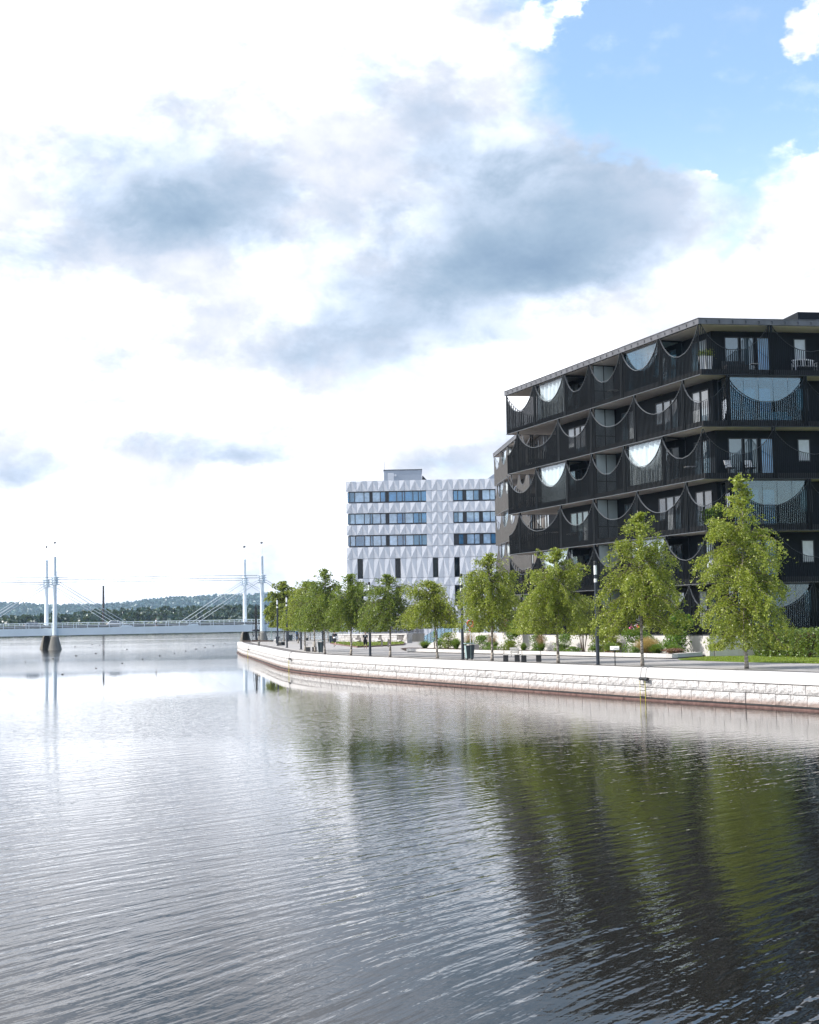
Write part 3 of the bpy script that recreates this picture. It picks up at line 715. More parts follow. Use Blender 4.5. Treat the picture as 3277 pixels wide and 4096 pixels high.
# ================================================================== BUILDINGS
class Fr:
    """vertical facade frame: t along, dep inwards, z up"""
    def __init__(s, P, D, N): s.P = np.array(P, float); s.D = np.array(D); s.N = np.array(N)     # N outward
    def __call__(s, t, dep, z): q = s.P+s.D*t-s.N*dep; return (q[0], q[1], z)
def fbox(mb, fr, t0, t1, d0, d1, z0, z1):
    if fr.D[0]*(-fr.N[1])-fr.D[1]*(-fr.N[0]) < 0: t0, t1 = t1, t0
    return mb.quadbox([fr(t0, d0, z0), fr(t1, d0, z0), fr(t1, d1, z0), fr(t0, d1, z0), fr(t0, d0, z1), fr(t1, d0, z1), fr(t1, d1, z1), fr(t0, d1, z1)])
def arch_h(u):
    u = min(1, abs(u)); return .62*(1-sqrt(max(0, 1-(.985*u)**2)))/(1-sqrt(1-.985**2)) + .38*u*u
def screen(par, fr, t0, t1, peaks, zb, zv, zp, pitch, mslat, mrail, wid=.045, dpt=.055, posts=True):
    iv = [(max(a, t0), min(b, t1), a, b) for a, b in zip(peaks[:-1], peaks[1:]) if b > t0 and a < t1]
    def top(t):
        for a, b, A, B in iv:
            if a-1e-6 <= t <= b+1e-6: return zv+(zp-zv)*arch_h((t-(A+B)/2)/((B-A)/2))
        return zv
    mb = MB(); n = int((t1-t0)/pitch)
    for i in range(n):
        t = t0+(i+.5)*(t1-t0)/n; fbox(mb, fr, t-wid/2, t+wid/2, 0, dpt, zb+.03, top(t)-.01)
    if posts:
        for p in peaks:
            if t0-.01 <= p <= t1+.01:
                for dt in (-.09, .09):
                    if t0 <= p+dt <= t1: fbox(mb, fr, p+dt-.035, p+dt+.035, -.012, .1, zb+.03, zp+.02)
    obj('slat_screen', mb, mslat, par, stuff=True)
    for a, b, A, B in iv:
        mb = MB(); k = max(6, int((b-a)/.28)); prev = None
        for i in range(k+1):
            v = -1+2*i/k; v = math.copysign(abs(v)**.55, v) if abs(v) > 1e-9 else 0.0      # denser near the peaks
            t = (A+B)/2+(B-A)/2*(v)*.999
            t = min(max(t, a), b); z = top(t)
            if prev and abs(prev[0]-t) > 1e-5:
                p0, p1 = prev, (t, z); q = []
                for (tt, zz) in (p0, p1): q += [fr(tt, -.02, zz-.01), fr(tt, .07, zz-.01), fr(tt, .07, zz+.022), fr(tt, -.02, zz+.022)]
                b_ = len(mb.v); mb.v += q; mb.f += [(b_+j, b_+4+j, b_+4+(j+1) % 4, b_+(j+1) % 4) for j in range(4)]
            if prev is None or abs(prev[0]-t) > 1e-5: prev = (t, z)
        if mb.v: obj('top_rail', mb, mrail, par)
    obj('bottom_rail', fbox(MB(), fr, t0, t1, -.02, .1, zb-.01, zb+.028), mrail, par)
def window(par, fr, t0, t1, z0, z1, dep, m, open_=False):
    f = .07; mb = MB()
    for a in ((t0, t0+f, z0, z1), (t1-f, t1, z0, z1), (t0+f, t1-f, z0, z0+f), (t0+f, t1-f, z1-f, z1)): fbox(mb, fr, a[0], a[1], dep-.05, dep+.04, a[2], a[3])
    w_ = obj('window', mb, M['frame'], par)
    obj('pane', fbox(MB(), fr, t0+f, t1-f, dep-.02, dep+.0, z0+f, z1-f), m, w_)
    return w_
def curtain(par, fr, t0, t1, dep, z0, z1, m=None):
    mb = MB(); n = int((t1-t0)/.07); rr_ = random.Random(int(t0*100+z0*7))
    ph = 0; pts = []
    for i in range(n+1):
        ph += rr_.uniform(.3, 1.0); pts.append((t0+(t1-t0)*i/n, dep+.1*sin(ph)))
    for (a, d0), (b, d1) in zip(pts[:-1], pts[1:]): mb.face([fr(a, d0, z0), fr(b, d1, z0), fr(b, d1, z1), fr(a, d0, z1)])
    return obj('curtain', mb, m or M['curtain'], par, smooth=True)
def glazing(par, fr, t0, t1, z0, z1, dep, n, m):
    mb = MB(); fbox(mb, fr, t0, t1, dep-.03, dep+.05, z1-.1, z1); fbox(mb, fr, t0, t1, dep-.03, dep+.05, z0, z0+.06)
    for t in (t0, t1-.05): fbox(mb, fr, t, t+.05, dep-.03, dep+.05, z0+.06, z1-.1)
    g = obj('glazing', mb, M['frame'], par); w_ = (t1-t0-.1)/n
    for i in range(n):
        a = t0+.05+w_*i; obj('pane', fbox(MB(), fr, a+.012, a+w_-.012, dep+.0, dep+.012, z0+.065, z1-.105), m, g)
    return g
ZB = [20.03, 16.6, 13.15, 9.73, 6.3, 2.97]
SOF0, TOP = 23.36, 23.88
def meet(fa, fb, d):
    # corner of two facades inset by d on both
    A = np.array([fa.D, -fb.D]).T; rhs = (fb.P-fb.N*d)-(fa.P-fa.N*d); k = np.linalg.solve(A, rhs); return fa.P-fa.N*d+fa.D*k[0]
def block(name, label, P, azL, L, azR, LR, mslat, mrail, mrailR, mwall, detail, pitchL=.17, pitchR=.135, base=1.6, zoff=0.0, endopen=5.4, ibase=0):
    DLv, DRv = az_dir(azL), az_dir(azR)
    NL_ = np.array([-cos(radians(azL)), sin(radians(azL))]); NR_ = np.array([cos(radians(azR)), -sin(radians(azR))])
    fl, fr = Fr(P, DLv, NL_), Fr(P, DRv, NR_)
    PE = np.array(P)+DLv*L; fe = Fr(PE, DRv, DLv)                   # far end facade
    root = thing(name, (P[0], P[1], base), label, 'apartment building')
    c_in = meet(fl, fr, 2.0); depth = 15.0
    b1 = np.array(fl(L-endopen, 2.0, 0)[:2]); b2 = b1+DRv*(LR-3); b3 = np.array(P)+DRv*LR-NR_*2.0
    bodyp = [tuple(c_in), tuple(b3), tuple(b2), tuple(b1)]
    obj('body_wall', MB().prism(bodyp, base, SOF0+zoff-.001), mwall, root)
    full = lambda ins: [tuple(meet(fl, fr, ins)), tuple(np.array(P)+DRv*LR-NR_*ins), tuple(PE+DRv*LR-DLv*ins), tuple(np.array(fl(L-ins, ins, 0)[:2]))]
    zb = [z+zoff for z in ZB]; sof0 = SOF0+zoff; top = TOP+zoff
    for k, z in enumerate(zb):
        if k < ibase: pass
        obj('floor_slab', MB().prism(full(.13), z+.05, z+.4), M['slab'], root)
        if k < len(zb)-1: obj('soffit', MB().prism(full(.14), z+.02, z+.046), M['soffit'], root)
    obj('soffit', MB().prism(full(.14), sof0, sof0+.03), M['soffit'], root)
    # roof edge
    mb = MB(); o1, o2 = full(-.06), full(.5)
    for i in range(4):
        j = (i+1) % 4
        mb.quadbox([(*o1[i], sof0+.035), (*o1[j], sof0+.035), (*o2[j], sof0+.035), (*o2[i], sof0+.035), (*o1[i], top-.12), (*o1[j], top-.12), (*o2[j], top-.1), (*o2[i], top-.1)])
    obj('fascia', mb, M['fascia'], root)
    mb = MB(); o1, o2 = full(-.1), full(.9)
    for i in range(4):
        j = (i+1) % 4
        mb.quadbox([(*o1[i], top-.115), (*o1[j], top-.115), (*o2[j], top-.09), (*o2[i], top-.09), (*o1[i], top-.08), (*o1[j], top-.08), (*o2[j], top+.1), (*o2[i], top+.1)])
    obj('roof_capping', mb, M['fascia'], root)
    obj('roof', MB().prism(full(.55), sof0+.04, top-.02), M['roof'], root)
    tabm = MB().box(-.03, .03, -.02, .0, -.09, .09); tabm.box(-.09, .03, -.02, 0, .05, .09); tm = mesh_from('fascia_clip', tabm.v, tabm.f, M['frame'])
    ang = math.atan2(DLv[1], DLv[0])+pi
    t = .5
    while t < L: inst('fascia_clip', tm, fl(t, -.075, sof0+.2), ang, root); t += .92
    angR = math.atan2(DRv[1], DRv[0]); t = .5
    while t < LR: inst('fascia_clip', tm, fr(t, -.075, sof0+.2), angR, root); t += .92
    pkA = [0, 5.15, 10.5, 15.4, 19.6, 25.0, L]; pkB = [-1.9, 2.3, 8.8, 15.35, 20.8, 28.4, 32.8]
    if not detail: pkA = [L-5.1*i for i in range(7, -1, -1)]; pkB = [L+2.9-5.1*i for i in range(8, -1, -1)]
    rA = [0, 4.95, 10.6, 16]; rB = [-2.2, 1.88, 7.3, 12.7, 18]
    eA = [0, 5.0, 10]; eB = [-2.3, 2.2, 7.0]
    for k, z in enumerate(zb):
        A = k % 2 == 0; zc = (sof0 if k == 0 else zb[k-1]); zp = (top-.12) if k == 0 else zc-.03; zv = z+1.63
        screen(root, fl, 0.05, L-.05, pkA if A else pkB, z, zv, zp, pitchL, mslat, mrail)
        if detail or True: screen(root, fe, .1, 6.0, eA if A else eB, z, zv, zp, .17, mslat, mrail)
        if detail: screen(root, fr, 0.05, LR, rA if A else rB, z, zv, zp, pitchR, mslat, mrailR, .042, .035)  # right-face rails darker: that side's shade put into their colour
    return root, fl, fr, fe, zb

root, fl, fr, fe, zb = block('apartment_block', 'black apartment block wrapped in scalloped vertical slat balconies, nearest building on the right',
                             (19.29, 92.44), -20.8, 30.65, 80, 16, M['slat'], M['rail'], M['rail_dk'], M['wall_dk'], True)
for k, z in enumerate(zb):
    zc = SOF0 if k == 0 else zb[k-1]; fz = z+.42; A = k % 2 == 0; dt = z+2.95
    for i, (a, b) in enumerate(((2.2, 3.2), (3.26, 4.25), (6.1, 7.05), (7.11, 8.1), (8.16, 9.15), (12.2, 13.1), (13.16, 14.1), (19.85, 20.8), (20.86, 21.75), (21.81, 22.9))):
        window(root, fl, a, b, fz+.03 if i not in (4, 9) else fz+.9, dt, 2.0, M['pane_w'] if (i*7+k*5) % 4 == 0 else M['pane'])
    for i, (a, b) in enumerate(((2.55, 3.58), (3.66, 4.66), (4.84, 5.78), (11.2, 12.1))):
        window(root, fr, a, b, fz+.03, dt, 2.0, M['pane_b'] if i == 2 else M['pane'])
    window(root, fr, 7.52, 8.42, fz+.95, dt-.05, 2.0, M['pane_w'] if A else M['pane'])
    # frosted partition between two balconies
    f2 = Fr(fl(15.12, 0.2, 0)[:2], -fl.N, -fl.D)
    mb = MB(); zz1 = zc-.02 if k else SOF0-.02
    for a in ((0, .05), (.86, .92), (1.72, 1.78)): fbox(mb, f2, a[0], a[1], -.03, .03, fz, zz1)
    fbox(mb, f2, .05, 1.72, -.025, .025, zz1-.06, zz1); fbox(mb, f2, .05, 1.72, -.025, .025, fz+.9, fz+.95); fbox(mb, f2, .05, 1.72, -.025, .025, fz, fz+.05)
    pt = obj('partition', mb, M['frame'], root)
    for a, b in ((.055, .855), (.925, 1.715)):
        obj('frosted_panel', fbox(MB(), f2, a, b, -.012, .012, fz+.955, zz1-.065), M['frost'], pt)
        obj('frosted_panel', fbox(MB(), f2, a, b, -.012, .012, fz+.055, fz+.895), M['frost'], pt)
    if A:
        for a, b in ((5.25, 10.4), (19.7, 24.9)):
            white = not (k == 0 and a < 8)
            glazing(root, fl, a, b, fz, zc-.02, .2, 6, M['glass'] if white else M['glass_blue'])
            for tt in (a, b):
                f3 = Fr(fl(tt, 0.26, 0)[:2], -fl.N, -fl.D); glazing(root, f3, 0, 1.7, fz, zc-.02, 0, 2, M['glass'])
            if white: curtain(root, fl, a+.25, b-.1, .42, fz+.1, zc-.12)
    else:
        a, b = 1.95, 7.25
        glazing(root, fr, a, b, fz, zc-.02, .22, 5, M['glass_blue'] if k == 1 else M['glass_r'])
        for tt in (a, b):
            f3 = Fr(fr(tt, 0.26, 0)[:2], -fr.N, -fr.D if tt == a else fr.D); glazing(root, Fr(fr(tt, .26, 0)[:2], -fr.N, -fr.D), 0, 1.7, fz, zc-.02, 0, 2, M['glass'])
# penthouse behind the roof edge at the right
mbp = MB(); fbox(mbp, fr, 9.0, 16, 4.2, 10, 23.9, 25.3); obj('penthouse', mbp, M['wall_dk'], root)
mbp = MB(); mbp.quadbox([fr(7.0, 3.6, 23.98), fr(16, 3.6, 25.5), fr(16, 10, 25.5), fr(7.0, 10, 23.98), fr(7.0, 3.6, 24.08), fr(16, 3.6, 25.72), fr(16, 10, 25.72), fr(7.0, 10, 24.08)]); obj('penthouse_roof', mbp, M['fascia'], root)
# podium under the block, with the terrace that runs on behind it
pod = thing('podium_wall', (19.29, 92.44, 1.6), 'pale concrete podium wall under the black apartment block, running on to a sloping ramp', 'wall')
fp = Fr((19.29, 92.44), az_dir(-20.8), fl.N)
tt = 0.0
while tt < 44:
    e = min(tt+4.0, 44); mb = MB(); fbox(mb, fp, tt+.006, e-.006, -.02 if tt > 31 else -.06, .3, 1.45, 2.93 if tt < 30 else 3.12); obj('concrete_panel', mb, M['conc'], pod); tt = e
mb = MB(); mb.quadbox([fp(44.006, -.02, 1.4), fp(51.5, -.02, 1.4), fp(51.5, .3, 1.4), fp(44.006, .3, 1.4), fp(44.006, -.02, 3.12), fp(51.5, -.02, 1.62), fp(51.5, .3, 1.62), fp(44.006, .3, 3.12)])
obj('ramp_wall', mb, M['conc'], pod)
fq = Fr((19.29, 92.44), az_dir(80), fr.N); tt = 0.32
while tt < 16:
    e = min(tt+1.6, 16); mb = MB(); fbox(mb, fq, tt+.006, e-.006, -.06, .3, 1.45, 2.93); obj('concrete_panel', mb, M['conc'], pod); tt = e
obj('terrace_floor', MB().prism([fp(.3, .32, 0)[:2], fp(.3, 14, 0)[:2], fp(46, 14, 0)[:2], fp(46, .32, 0)[:2]], 1.5, 2.9), M['path'], pod)
# glass railing along terrace and ramp
gr = thing('glass_railing', fp(37, .1, 3.12), 'glass railing with slim steel posts along the terrace beyond the black block', 'railing')
tt = 31.4
while tt < 44:
    e = min(tt+1.2, 44)
    obj('post', fbox(MB(), fp, tt-.025, tt+.025, .08, .13, 3.12, 4.4), M['rail'], gr)
    obj('pane', fbox(MB(), fp, tt+.04, e-.04, .1, .112, 3.17, 4.35), M['glass'], gr); tt = e
obj('handrail', fbox(MB(), fp, 31.4, 44, .07, .14, 4.4, 4.44), M['rail'], gr)
gr = thing('glass_railing', fp(47, .1, 2.5), 'bluish glass railing stepping down the sloping concrete ramp wall', 'railing')
tt = 44.05
rz = lambda t: 3.12-(t-44)*.2
while tt < 51.3:
    e = tt+.9; e = min(e, 51.4)
    obj('post', fbox(MB(), fp, tt-.02, tt+.02, .08, .13, rz(tt)-.1, rz(tt)+1.15), M['rail'], gr)
    mb = MB(); mb.quadbox([fp(tt+.03, .1, rz(tt)), fp(e-.03, .1, rz(e)), fp(e-.03, .112, rz(e)), fp(tt+.03, .112, rz(tt)), fp(tt+.03, .1, rz(tt)+1.1), fp(e-.03, .1, rz(e)+1.1), fp(e-.03, .112, rz(e)+1.1), fp(tt+.03, .112, rz(tt)+1.1)])
    obj('pane', mb, M['glass_blue'], gr); tt = e

# second block, further along; its brown-grey tone paints sunlight on dark slats
P2 = (9.82+.0837*24, 163.0-.9965*24)
root2, gl, g2, g3_, zb2 = block('apartment_block', 'dark apartment block toned taupe brown by sunlight, with the same scalloped balconies, half hidden behind the black one',
                            P2, -4.8, 24.0, 86, 14, M['slat_sun'], M['rail'], M['rail'], M['wall_sun'], False, zoff=-.45, base=1.59, pitchL=.11)
for k, z in enumerate(zb2):
    zc = SOF0-.45 if k == 0 else zb2[k-1]; fz = z+.42
    for a in ((.6, 1.6), (2.0, 3.0), (5, 6), (6.4, 7.4), (10.2, 11.2), (11.4, 12.4), (15.4, 16.4), (16.6, 17.6)):
        window(root2, gl, a[0], a[1], fz+.03, z+2.95, 2.0, M['pane_w'] if int(a[0]+k) % 3 else M['pane'])
    ga, gb = ((13.9, 18.8) if k % 2 == 0 else (16.8, 21.5))
    glazing(root2, gl, ga+.1, gb-.1, fz, zc-.02, .2, 5, M['glass']); curtain(root2, gl, ga+.2, gb-.2, .42, fz+.1, zc-.12)

# ------------------------------------------------------------------ white faceted office building
off = thing('office_building', (2, 215, 1.6), 'white office building clad in folded triangular panels with dark ribbon windows', 'office building')
WX0, WY = -9.62, 215.0; PW = .8125
obj('wall', MB().box(WX0+.35, 22, WY+.42, WY+16, 1.5, 25.4), M['joint'], off)
obj('roof', MB().box(WX0+.5, 22, WY+.7, WY+15.5, 25.402, 25.5), M['roof'], off)
FA = .115
def facet(even, lean=1.0, inv=False):
    """unit panel: width 1, height 1; a diagonal ridge; the odd one mirrors the even one"""
    mb = MB(); a = -FA; T = lean
    tl, tr_, bl, br = (a*T, 0, 0, a*.75) if even else (0, a*T, a*.75, 0)
    if inv: tl, tr_, bl, br = bl, br, tl, tr_
    g = .012
    v = [(g, bl, 0), (1-g, br, 0), (1-g, tr_, 1), (g, tl, 1)]
    mb.v = v+[(x, .3, z) for x, y, z in v]
    # diagonal joins the two proud corners, making a ridge
    if (even and not inv) or ((not even) and inv): mb.f = [(0, 1, 3), (1, 2, 3)]
    else: mb.f = [(0, 1, 2), (0, 2, 3)]
    mb.f += [(1, 0, 4, 5), (2, 1, 5, 6), (3, 2, 6, 7), (0, 3, 7, 4)]
    return mesh_from('facade_panel', mb.v, mb.f, M['panel'])
PM = {(e, i): facet(e, 1.0, i) for e in (0, 1) for i in (0, 1)}
def panel_row(z0, z1, c0, c1, inv=False, skip=()):
    for c in range(c0, c1):
        if c in skip: continue
        if c >= 28: continue
        me = PM[(c % 2, 1 if inv else 0)]
        inst('facade_panel', me, (WX0+PW*c, WY, z0+.012), 0, off, (PW, 1, z1-z0-.024))
NC = 38
rows = [(24.06, 25.68), (20.74, 22.28), (17.42, 18.96), (13.84, 15.6)]
for z0, z1 in rows: panel_row(z0, z1, 0, NC)
for z0, z1 in ((22.3, 24.04), (18.98, 20.72), (15.62, 17.4)): panel_row(z0, z1, 15, 20)
slit = {2: 0, 9: 0, 16: 0, 20: 0, 26: 0}
panel_row(10.86, 13.82, 0, NC, True, slit); panel_row(9.62, 10.84, 0, NC, False); panel_row(6.7, 9.6, 0, NC, True, slit); panel_row(5.4, 6.68, 0, NC); panel_row(1.6, 5.38, 0, NC, True)
for z0, z1 in rows+[(10.86, 13.82), (9.62, 10.84), (6.7, 9.6), (1.6, 5.38)]: pass
obj('far_panels', MB().box(WX0+PW*28+.02, 22, WY-.1, WY+.41, 1.6, 25.66), M['panel'], off)
for c in slit:
    for z0, z1 in ((10.9, 13.78), (6.75, 9.56)):
        x0 = WX0+PW*c; mb = MB()
        for a in ((x0+.03, x0+.1, z0, z1), (x0+PW-.1, x0+PW-.03, z0, z1), (x0+.1, x0+PW-.1, z0, z0+.08), (x0+.1, x0+PW-.1, z1-.08, z1)): mb.box(a[0], a[1], WY-.02, WY+.2, a[2], a[3])
        wn = obj('window', mb, M['frame'], off); obj('pane', MB().box(x0+.1, x0+PW-.1, WY+.1, WY+.12, z0+.08, z1-.08), M['off_d'], wn)
def ribbon(z0, z1, xs, kinds):
    for (a, b), kd in zip(zip(xs[:-1], xs[1:]), kinds):
        f = .05; mb = MB()
        for q in ((a, a+f, z0, z1), (b-f, b, z0, z1), (a+f, b-f, z0, z0+f*1.6), (a+f, b-f, z1-f*1.6, z1)): mb.box(q[0], q[1], WY+.16, WY+.3, q[2], q[3])
        wn = obj('window', mb, M['frame'], off)
        obj('pane', MB().box(a+f, b-f, WY+.24, WY+.26, z0+f*1.6, z1-f*1.6), {'d': M['frame'], 'b': M['pane_b'], 'w': M['off_w'], 'p': M['off_p']}[kd], wn)
k5 = lambda x: -9.75+(x-72)*.01536
xl = [95, 118, 168, 260, 316, 342, 421, 472, 503, 583, 638, 662, 743, 798, 824, 878]
xr = [1142, 1186, 1236, 1268, 1343, 1396, 1428, 1504, 1556, 1590, 1660, 1720, 1790]
pat = ['bpwwdwbdbbbbbbb', 'pwwwpwwdwbpwbpb', 'pwpwpwwdwppwpbp']
patr = ['bbdwpdwwdwpw', 'pwdwwdwwdwpw', 'dpdwwdwpdwpw']
for i, (z0, z1) in enumerate(((22.42, 24.02), (19.1, 20.7), (15.76, 17.36))):
    ribbon(z0, z1, [k5(x) for x in xl], pat[i]); ribbon(z0, z1, [k5(x) for x in xr], patr[i])
pb = obj('roof_plant_room', MB().box(-3.82, 1.99, WY+2.5, WY+9, 25.5, 27.5), M['grey_pent'], off)
obj('plant_room_capping', MB().box(-3.9, 2.07, WY+2.42, WY+9.1, 27.502, 27.6), M['rail'], pb)
obj('door', MB().box(-3.2, -2.3, WY+2.46, WY+2.498, 25.6, 27.1), M['panel'], pb)
obj('round_vent', MB().tube((-2.05, WY+2.5, 26.7), (-2.05, WY+2.42, 26.7), .17, n=16), M['panel'], pb)
obj('antenna', MB().tube((-3.75, WY+2.6, 27.6), (-3.75, WY+2.6, 28.9), .025, n=5), M['rail'], pb)
obj('roof_ridge', MB().quadbox([(2.1, WY+6, 25.5), (3.5, WY+6, 25.5), (3.5, WY+14, 25.5), (2.1, WY+14, 25.5), (2.1, WY+6, 26.9), (2.2, WY+6, 26.9), (2.2, WY+14, 26.9), (2.1, WY+14, 26.9)]), M['roof'], off)
obj('roof_ridge', MB().quadbox([(11.3, WY+5, 25.5), (22, WY+5, 25.5), (22, WY+14, 25.5), (11.3, WY+14, 25.5), (13.4, WY+5, 27.0), (22, WY+5, 29.8), (22, WY+14, 29.8), (13.4, WY+14, 27.0)]), M['grey_pent'], off)

# ================================================================== TREES
def leafcloud(C, S, rg, m, name, parent, flat=.0, asp=.62, org=(0, 0, 0)):
    """one small four-cornered leaf per centre"""
    N = len(C); nrm = rg.normal(size=(N, 3)); nrm[:, 2] += flat; nrm /= np.linalg.norm(nrm, axis=1)[:, None]
    tmp = rg.normal(size=(N, 3)); e1 = np.cross(nrm, tmp); e1 /= np.linalg.norm(e1, axis=1)[:, None]; e2 = np.cross(nrm, e1)
    V = np.empty((N, 4, 3)); C = C-np.array(org)
    V[:, 0] = C+e1*S[:, None]; V[:, 1] = C+e2*(S*asp)[:, None]+nrm*(S*.12)[:, None]; V[:, 2] = C-e1*S[:, None]; V[:, 3] = C-e2*(S*asp)[:, None]+nrm*(S*.12)[:, None]
    return np_obj(name, V.reshape(-1, 3), N, m, parent)
def birch(x, y, h, rl, rr_, zb, label, seed, leaf='birch', dens=1.0, ls=.075, wide=.42, top_sparse=.72, lean=0.0, rt=.075, group='birch trees planted along the quay', name='birch_tree'):
    rg = np.random.default_rng(seed); rd = random.Random(seed)
    root = thing(name, (x, y, 1.6), label, 'tree', group)
    # trunk
    pts = []; dx = rd.uniform(-.06, .06); dy = rd.uniform(-.05, .05)
    K = 12
    for k in range(K+1):
        u = k/K; pts.append(Vector((x+dx*sin(u*5)+lean*u+rd.uniform(-.02, .02), y+dy*sin(u*4+1), 1.55+u*h*.97)))
    mb = MB()
    for k in range(K):
        u0, u1 = k/K, (k+1)/K; R = lambda u: rt*(1-u)**.9+.012+(.035*max(0, 1-u*12))
        mb.tube(pts[k], pts[k+1], R(u0), R(u1), 9)
    obj('trunk', mb, M['trunk'], root, smooth=True)
    def tpt(z):
        u = (z-1.55)/(h*.97)*K; k = int(max(0, min(K-1, u))); return pts[k].lerp(pts[k+1], u-k)
    crown0 = 1.6+zb; H = 1.6+h; limbs = MB(); CC = []; SS = []
    nb = int(115*dens**.5)
    for b in range(nb):
        v = (b+rd.random())/nb; v = v**.9
        z = crown0+.25+(H-crown0-.3)*v*.93
        th = rd.uniform(0, 2*pi)*1.0+b*2.4; c_, s_ = cos(th), sin(th)
        R = (rr_ if c_ > 0 else rl)*abs(c_)+.5*(rl+rr_)*abs(s_)
        cc_ = wide*.82; dome = sqrt(max(0, 1-((v-cc_)/(.84-cc_))**2)) if v > cc_ else sqrt(max(0, 1-((cc_-v)/(cc_+.16))**2))
        prof = max(dome, .30*(1-max(0, v-.6)/.45)+.05)
        Lb = R*prof*(rd.uniform(.55, 1.0) if b % 3 else rd.uniform(.9, 1.12)); 
        start = tpt(z); ra = rd.uniform(.35, .75)*(1 if v < .75 else 1.6); dr = rd.uniform(.5, 1.05)*(1.15 if v < .6 else .4)
        bp = []
        for q in range(7):
            s = q/6; bp.append(Vector((start.x+c_*Lb*s, start.y+s_*Lb*s, start.z+Lb*(ra*s-dr*s*s))))
        for q in range(6): limbs.tube(bp[q], bp[q+1], .022*(1-q/7)*(1.2-v*.6)+.004, .022*(1-(q+1)/7)*(1.2-v*.6)+.003, 4, False)
        nt = max(3, int((4.5+Lb*5.2)*dens))
        if v > top_sparse: nt = int(nt*.62)
        for _ in range(nt):
            s = rd.random()**.75; i = min(5, int(s*6)); p = bp[i].lerp(bp[i+1], s*6-i)
            tl = rd.uniform(.25, .95)*(1.0 if v < .7 else .5)*(.6+.4*s); ox, oy = rd.gauss(0, .16), rd.gauss(0, .16)
            m_ = int(19*tl/.6*dens**.3)+3
            u = rg.uniform(0, 1, m_)[:, None]
            e = np.array([ox*1.5+c_*.12, oy*1.5+s_*.12, -tl if v < .8 else rd.uniform(-.3, .4)*tl])
            P_ = np.array(p)+u*e+rg.normal(size=(m_, 3))*np.array([.055, .055, .04])
            if P_[:, 2].min() < crown0-.25: P_[:, 2] = np.maximum(P_[:, 2], crown0-.25+rg.uniform(0, .3, m_))
            CC.append(P_); big = 1.0+max(0, v-.7)*1.1
            SS.append(rg.uniform(.6, 1.2, m_)*ls*.8*big)
    obj('branches', limbs, M['twig'], root, stuff=True)
    C = np.concatenate(CC); S = np.concatenate(SS)
    leafcloud(C, S, rg, LEAF[leaf], 'crown', root, .5, .66, (x, y, 1.6))
    return root
TR = [(16.34, 69.97, 10.0, 2.15, 2.0, 1.15, 'largest and nearest birch, standing at the far right in front of the lawn', 'birch', 1.5, .068, .3),
      (12.35, 76.96, 8.7, 2.1, 2.0, 1.9, 'birch just right of the tallest near lamp post, beside the slanted information board', 'birch', 1.35, .066, .3),
      (8.65, 84.73, 7.0, 2.4, 1.7, 2.0, 'broad-crowned birch to the right of the white bench pair', 'birch', 1.3, .066, .36),
      (5.14, 92.38, 7.2, 1.9, 1.7, 2.1, 'birch between the wide dark litter bin and the white bench', 'birch', 1.2, .068, .5),
      (1.77, 100.92, 5.6, 2.2, 1.6, 2.0, 'slightly leaning birch left of the wide litter bin, in front of the ramp wall', 'birch', 1.1, .07, .42),
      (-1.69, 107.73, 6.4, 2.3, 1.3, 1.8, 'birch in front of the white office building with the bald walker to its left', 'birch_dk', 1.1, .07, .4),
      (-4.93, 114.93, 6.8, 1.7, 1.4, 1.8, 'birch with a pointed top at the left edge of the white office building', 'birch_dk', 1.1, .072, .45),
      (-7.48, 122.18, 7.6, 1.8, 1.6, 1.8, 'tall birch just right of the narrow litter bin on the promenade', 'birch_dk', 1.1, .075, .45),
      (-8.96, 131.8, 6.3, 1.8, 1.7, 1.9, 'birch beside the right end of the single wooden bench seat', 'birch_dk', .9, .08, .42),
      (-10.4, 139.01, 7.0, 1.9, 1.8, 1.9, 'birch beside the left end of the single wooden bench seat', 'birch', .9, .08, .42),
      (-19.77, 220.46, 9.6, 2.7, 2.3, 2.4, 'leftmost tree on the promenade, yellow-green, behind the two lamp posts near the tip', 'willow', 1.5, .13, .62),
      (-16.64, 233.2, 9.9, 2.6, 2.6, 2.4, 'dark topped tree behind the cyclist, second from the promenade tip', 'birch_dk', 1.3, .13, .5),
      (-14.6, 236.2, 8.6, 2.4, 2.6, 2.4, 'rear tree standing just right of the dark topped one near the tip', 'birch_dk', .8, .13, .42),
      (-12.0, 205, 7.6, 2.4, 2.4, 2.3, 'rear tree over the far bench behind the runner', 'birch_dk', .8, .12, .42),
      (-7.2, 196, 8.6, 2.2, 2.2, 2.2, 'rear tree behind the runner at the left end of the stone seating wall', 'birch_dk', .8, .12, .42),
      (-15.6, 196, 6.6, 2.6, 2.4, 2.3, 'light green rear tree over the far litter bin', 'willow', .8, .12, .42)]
for i, (x, y, h, a, b, zb_, lab, lf, dn_, ls, wd) in enumerate(TR):
    birch(x, y, h, a, b, zb_+(.35 if 3 < i < 10 else 0), lab, 100+i, lf, dn_, ls, wd, lean=(-.35 if i == 4 else .05), group=('birch trees planted along the quay' if i < 10 else 'trees at the far end of the promenade'))
